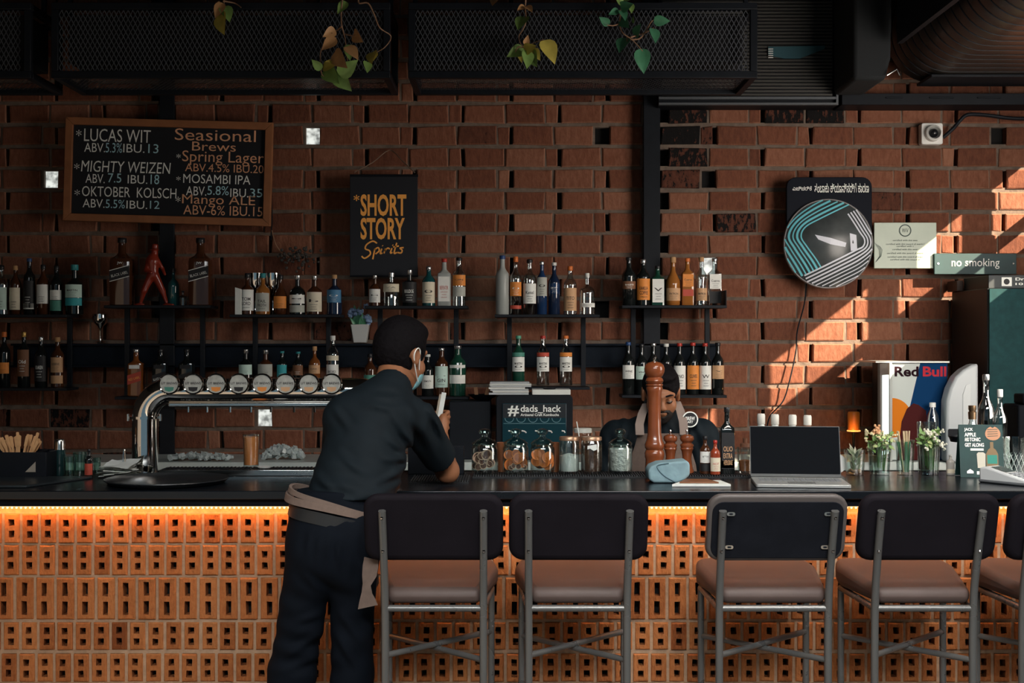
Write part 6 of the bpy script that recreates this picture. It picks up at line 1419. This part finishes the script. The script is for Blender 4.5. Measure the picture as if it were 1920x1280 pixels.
B.mesh('shirt', SHIRT, man, mo, 2)
m = MB(); c2 = [Vector(V(718, 735, 4.42)), Vector(V(735, 724, 4.44)), Vector(V(757, 735, 4.47))]
# trousers
B = Body((-.90, 4.02, .02), (-.36, 4.55, 1.10), .0075)
B.ell(V(628, 1005, 4.28), (.148, .118, .125), .05); B.cone(V(626, 950, 4.285), V(628, 1000, 4.28), .140, .147, .04, squash=((0, 1, 0), .78))
for i, (h_, k_, a_) in enumerate(kn):
    B.cone(h_, k_, .080, .076-.008*i, .018).cone(k_, a_, .076-.008*i, .070, .03); a2 = a_.copy(); a2[2] = .05; B.cone(a_, a2, .072, .070, .02)
B.ell(V(600, 1030, 4.222), (.074, .062, .10), .09).ell(V(654, 1035, 4.230), (.074, .062, .10), .09)
B.field(lambda g: folds(g, V(665, 1010, 4.2), (130, 0, -25), 1, .005, .06)+folds(g, V(560, 1225, 4.2), (20, 10, 80), 1, .007, .09)+folds(g, V(600, 1110, 4.2), (35, 0, 60), 1, .005, .08)+folds(g, V(655, 1230, 4.2), (30, 0, -50), 1, .005, .09)+.0015*np.sin(25*g[..., 2]+18*g[..., 0]))
B.field(creases([(590, 988, 584, 1036), (606, 990, 603, 1056), (623, 994, 621, 1066), (640, 1000, 643, 1064), (655, 1004, 663, 1074), (669, 1010, 684, 1084), (556, 1164, 606, 1150), (540, 1224, 600, 1192), (526, 1256, 592, 1238), (636, 1150, 692, 1222), (628, 1190, 676, 1268), (575, 1070, 612, 1112)], .007, .011, 4.22, 4.34))
B.cut((0, 0, PZ(955, 4.2)), (.12, 0, 1)); B.cut((0, 0, .05), (0, 0, -1))
B.mesh('trousers', TROU, man, mo, 2)
for i, (h_, k_, a_) in enumerate(kn):
    a2 = Vector((a_[0], a_[1]+.06, 0))-mo; m = MB(); m.ball((0, 0, 0), .05, 14, sx=.95, sy=2.6, sz=1.0); m.v = [(x+a2.x, y+a2.y, max(0, z*.8+.035)+.001) for x, y, z in m.v]; m.build('shoe', mat('shoe_black', (.01, .01, .011), .35), man)
m = MB(); ring(m, Vector(V(624, 968, 4.275))-mo, .142, .118, .040, math.radians(13), .007); m.build('belt', mat('belt_leather', (.022, .024, .026), .35), man)
m = MB(); ring(m, Vector(V(622, 945, 4.28))-mo, .150, .124, .024, math.radians(12), .008); ring(m, Vector(V(626, 938, 4.285))-mo, .147, .121, .016, math.radians(17), .010)
# apron sheet hanging in front of the legs, its edge showing past the thigh
n_, k2 = 26, 12; vs = []; c = Vector(V(626, 950, 4.30))-mo; zt2 = c.z; zl2 = PZ(1140, 4.33)
for j in range(k2+1):
    f_ = j/k2; z = zt2+.012+(zl2-zt2)*f_
    for i in range(n_+1):
        a = math.radians(200-150*i/n_); rr = 1+.10*f_+.030*math.sin(i*1.3+j*.6)*f_; e_ = (i == n_)
        vs.append((c.x+.150*rr*math.cos(a)+(.030*math.sin(j*.85)*f_ if i > n_-2 else 0)+.030*f_*f_*max(0, math.cos(a)), c.y+.128*rr*math.sin(a), z))
fs = [(j*(n_+1)+i, j*(n_+1)+i+1, (j+1)*(n_+1)+i+1, (j+1)*(n_+1)+i) for j in range(k2) for i in range(n_)]; k_ = len(vs)
m.add(vs+[(x*1.0, y+.003, z) for x, y, z in vs], fs+[tuple(k_+q for q in reversed(f)) for f in fs])
apn = m.build('apron', APR, man)
m = MB(); L_ = [(683, 1044, 709, 1050), (680, 1060, 709, 1064), (679, 1078, 706, 1080), (680, 1094, 695, 1098), (678, 1110, 698, 1113), (674, 1126, 704, 1124), (671, 1142, 708, 1134)]; vs = []
for j, (a, b_, c_, e_) in enumerate(L_):
    for i in range(5):
        f_ = i/4; d_ = 4.160+.008*math.sin(j*1.1+f_*2.4)-.02*f_; vs.append(P(a+(c_-a)*f_, b_+(e_-b_)*f_, d_)-mo)
fs = [(j*5+i, j*5+i+1, j*5+i+6, j*5+i+5) for j in range(6) for i in range(4)]; k_ = len(vs)
m.add(vs+[v+Vector((0, .004, 0)) for v in vs], fs+[tuple(k_+q for q in reversed(f)) for f in fs]); m.build('flap', APR, apn)
# folded white papers held in the right hand
hp_ = pm+np.array((-.014, .036, 0)); t = thing('paper_slips', 'white folded paper slips held up in the hand of the man in black', 'papers', hp_)
m = MB(); R1 = Matrix.Rotation(math.radians(10), 3, 'Y') @ Matrix.Rotation(math.radians(-8), 3, 'X')
m.box(-.009, .009, -.0015, .0015, -.05, .125, rot=R1); m.build('slip', PAPER, t)
m = MB(); m.box(-.018, -.004, .003, .006, -.05, .118, rot=R1); m.build('slip', mat('paper_tan', (.42, .36, .27), .8), t)

# ---------------------------------------------------------------- the bartender behind the tall mill
bo = Vector((PX(1238, 5.85), 5.85, 0))
bt_ = thing('person', 'bartender in dark shirt and grey apron looking down behind the tall pepper mill', 'person', bo)
hb = Head(V(1239, 738, 5.50), (-.03, -.90, -.40), .96)
sL, sR = V(1160, 822, 5.58), V(1312, 820, 5.58)
eL, eR = V(1140, 925, 5.56), V(1338, 925, 5.56); wL, wR = V(1180, 955, 5.36), V(1290, 955, 5.36)
B = Body((.38, 5.18, -.01), (.98, 6.10, 1.56), .0062)
hb.skin(B); nk = V(1238, 800, 5.62)
B.cone(hb.p(0, -.03, -.06), nk, .056, .064, .02); B.cone(V(1238, 870, 5.66), V(1238, 1000, 5.84), .125, .12, .05, squash=((0, 1, 0), .75)); B.ell(np.array((bo.x, 5.88, .92)), (.14, .10, .11), .05)
for a, e_, w2, q in ((sL, eL, wL, 1), (sR, eR, wR, -1)):
    B.cone(nk, a, .07, .056, .04).cone(a, e_, .050, .042, .02).cone(e_, w2, .042, .027, .015)
    p_ = w2+np.array((q*.03, -.045, -.012)); B.cone(w2, p_, .024, .022, .012); B.ell(p_, (.034, .040, .018), .01)
    for i in range(4):
        K = p_+np.array(((-.028+.018*i)*1.0, -.030, 0)); f_ = (.82, 1, .95, .8)[i] if q > 0 else (.8, .95, 1, .82)[i]; finger(B, [K, K+np.array((0, -.034, .004))*f_, K+np.array((.002, -.052, -.018))*f_], .0086, .0072)
    finger(B, [p_+np.array((q*.026, .016, 0)), p_+np.array((q*.050, -.012, .0)), p_+np.array((q*.052, -.040, -.008))], .0105, .008)
for s_ in (-1, 1):
    h_ = np.array((bo.x+s_*.09, 5.88, .88)); k_ = np.array((bo.x+s_*.11, 5.84, .48)); a_ = np.array((bo.x+s_*.12, 5.88, .09)); B.cone(h_, k_, .078, .052, .03).cone(k_, a_, .052, .036, .02); B.cone(a_, a_+np.array((0, -.12, -.05)), .036, .028, .02)
B.mesh('body', SKIN2, bt_, bo)
B = Body(hb.c-.16, hb.c+.17, .0046); hb.hair(B, .024, -.048, .070, .010); B.ell(hb.p(0, .030, .108), (.062, .055, .026), .02, hb.R); B.mesh('hair', HAIR, bt_, bo, 1)
B = Body(hb.c-.16, hb.c+.17, .004); B.ell(hb.p(0, .033, -.052), np.array((.0605, .0685, .0735))*.97, .004, hb.R, clip=[(hb.p(0, 0, -.058), hb.d(0, -.25, 1)), (hb.p(0, .010, 0), hb.d(0, -1, 0))]); B.ell(hb.p(0, .060, -.094), np.array((.032, .030, .025))*.97, .01, hb.R)
B.cone(hb.p(-.026, .091, -.046), hb.p(-.004, .103, -.040), .005, .006, .004).cone(hb.p(.026, .091, -.046), hb.p(.004, .103, -.040), .005, .006, .004); B.ell(hb.p(0, .100, -.055), (.024, .022, .012), .004, hb.R, sub=True)
B.field(lambda g: .0012*np.sin(g[..., 0]*420)*np.sin(g[..., 2]*390)); B.mesh('beard', mat('beard', (.016, .011, .009), .7), bt_, bo, 1)
m = MB()
for q in (-1, 1): m.tube([Vector(hb.p(q*.050, .078, .032))-bo, Vector(hb.p(q*.034, .092, .038))-bo, Vector(hb.p(q*.014, .097, .033))-bo], [.002, .0042, .0035], 8)
m.build('eyebrows', HAIR, bt_)
for q in (-1, 1):
    m = MB(); m.tube(smooth_path([Vector(hb.p(q*.045, .083, .0045))-bo, Vector(hb.p(q*.038, .0895, .0005))-bo, Vector(hb.p(q*.030, .0922, -.0005))-bo, Vector(hb.p(q*.018, .0885, .003))-bo], 4), .0017, 6); m.build('eyelashes', HAIR, bt_)
for q in (-1, 1):
    m = MB(); m.ball(Vector(hb.p(q*.031, .0775, .0055))-bo, .0122, 12); m.build('eye', mat('eye_white', (.30, .22, .17), .3), bt_)
    m = MB(); m.ball(Vector(hb.p(q*.031, .0860, -.0015))-bo, .0052, 10); m.build('iris', mat('iris_dark', (.02, .012, .01), .2), bt_)
B = Body((.36, 5.28, .78), (1.0, 6.10, 1.42), .0066)
B.cone(V(1238, 862, 5.66), V(1238, 1000, 5.84), .165, .165, .06, squash=((0, 1, 0), .78))
B.cone(nk+np.array((0, .02, -.03)), sL, .095, .078, .06).cone(nk+np.array((0, .02, -.03)), sR, .095, .078, .06); B.cone(nk, hb.p(0, -.045, -.085), .080, .070, .03, clip=[(hb.p(0, -.040, -.088), hb.p(0, -.03, -.06)-nk)])
for a, e_ in ((sL, eL), (sR, eR)): B.cone(a, a+(e_-a)*.8, .078, .072, .03, clip=[(a+(e_-a)*.75, e_-a)])
B.field(lambda g: folds(g, V(1310, 850, 5.5), (100, 0, -45), 1, .006, .07)+folds(g, V(1165, 850, 5.5), (100, 0, 45), 1, .006, .07)+.0014*np.sin(30*g[..., 0]+24*g[..., 2]))
B.field(creases([(1300, 772, 1316, 830), (1316, 800, 1330, 868), (1290, 800, 1306, 860), (1176, 776, 1160, 836), (1158, 806, 1146, 872), (1188, 800, 1172, 856), (1246, 800, 1262, 850), (1254, 790, 1276, 836)], .007, .011, 5.5, 5.75))
B.mesh('shirt', SHIRT, bt_, bo, 2)
B = Body((.40, 5.5, .02), (.96, 6.12, .98), .009); B.ell(np.array((bo.x, 5.88, .90)), (.16, .125, .13), .05)
for s_ in (-1, 1): B.cone((bo.x+s_*.085, 5.88, .86), (bo.x+s_*.11, 5.85, .48), .094, .078, .03).cone((bo.x+s_*.11, 5.85, .48), (bo.x+s_*.12, 5.88, .08), .078, .066, .03)
B.cut((0, 0, .06), (0, 0, -1)); B.mesh('trousers', TROU, bt_, bo, 2)
for s_ in (-1, 1):
    m = MB(); m.ball((0, 0, 0), .05, 14, sx=.95, sy=2.5); m.v = [(x+s_*.12, y-.02, max(0, z*.8+.035)+.001) for x, y, z in m.v]; m.build('shoe', mat('shoe_black', (.01, .01, .011), .35), bt_)
# apron bib, neck straps and round badge
def chest_y(px, py):   # front surface of the shirt at a pixel column, bib laid just in front
    x = PX(px, 5.45); return 5.455+1.1*(x-bo.x)**2+(py-800)*.0004
m = MB(); rows_ = [(812, 1196, 1287), (835, 1190, 1293), (870, 1178, 1304), (920, 1168, 1312), (1000, 1160, 1320)]; vs = []
for py, a, b_ in rows_:
    for i in range(11):
        px = a+(b_-a)*i/10; y = chest_y(px, py); vs.append(Vector((PX(px, y), y-.012, PZ(py, y)))-bo)
n = 11; fs = [(j*n+i, j*n+i+1, (j+1)*n+i+1, (j+1)*n+i) for j in range(len(rows_)-1) for i in range(10)]; k_ = len(vs)
m.add(vs+[v+Vector((0, .005, 0)) for v in vs], fs+[tuple(k_+q for q in reversed(f)) for f in fs]); m.build('apron', APR, bt_)
for pts in ([(1283, 815), (1281, 790), (1276, 770), (1268, 752)], [(1200, 815), (1199, 795), (1204, 775), (1213, 756)]):
    m = MB(); vs = []
    for i, (px, py) in enumerate(pts):
        y = (5.437, 5.445, 5.475, 5.53)[i]
        for e_ in (-8, 8): vs.append(Vector((PX(px+e_, y), y, PZ(py, y)))-bo)
    n = len(vs); m.add(vs+[v+Vector((0, .005, 0)) for v in vs], [(2*i, 2*i+1, 2*i+3, 2*i+2) for i in range(n//2-1)]+[(n+2*i+2, n+2*i+3, n+2*i+1, n+2*i) for i in range(n//2-1)])
    m.build('apron_strap', mat('strap_canvas', (.27, .21, .18), .9), bt_)
c = Vector(V(1294, 786, 5.46))-bo; RX = Matrix.Rotation(PI/2, 3, 'X')
m = MB(); m.lathe([(.034, -.002), (.034, .002)], 28, c, 0, rot=RX); m.lathe([(.029, .0025), (.029, .003)], 28, c, 1, rot=RX); put_text(m, 'BREW', c.x-.020, c.x+.020, c.z-.004, c.z+.012, c.y-.0038, bold=.02, mi=0); put_text(m, 'ART', c.x-.012, c.x+.012, c.z-.016, c.z-.006, c.y-.0038, bold=.02, mi=0)
m.build('badge', [CHALK, LK], bt_, smooth=False)
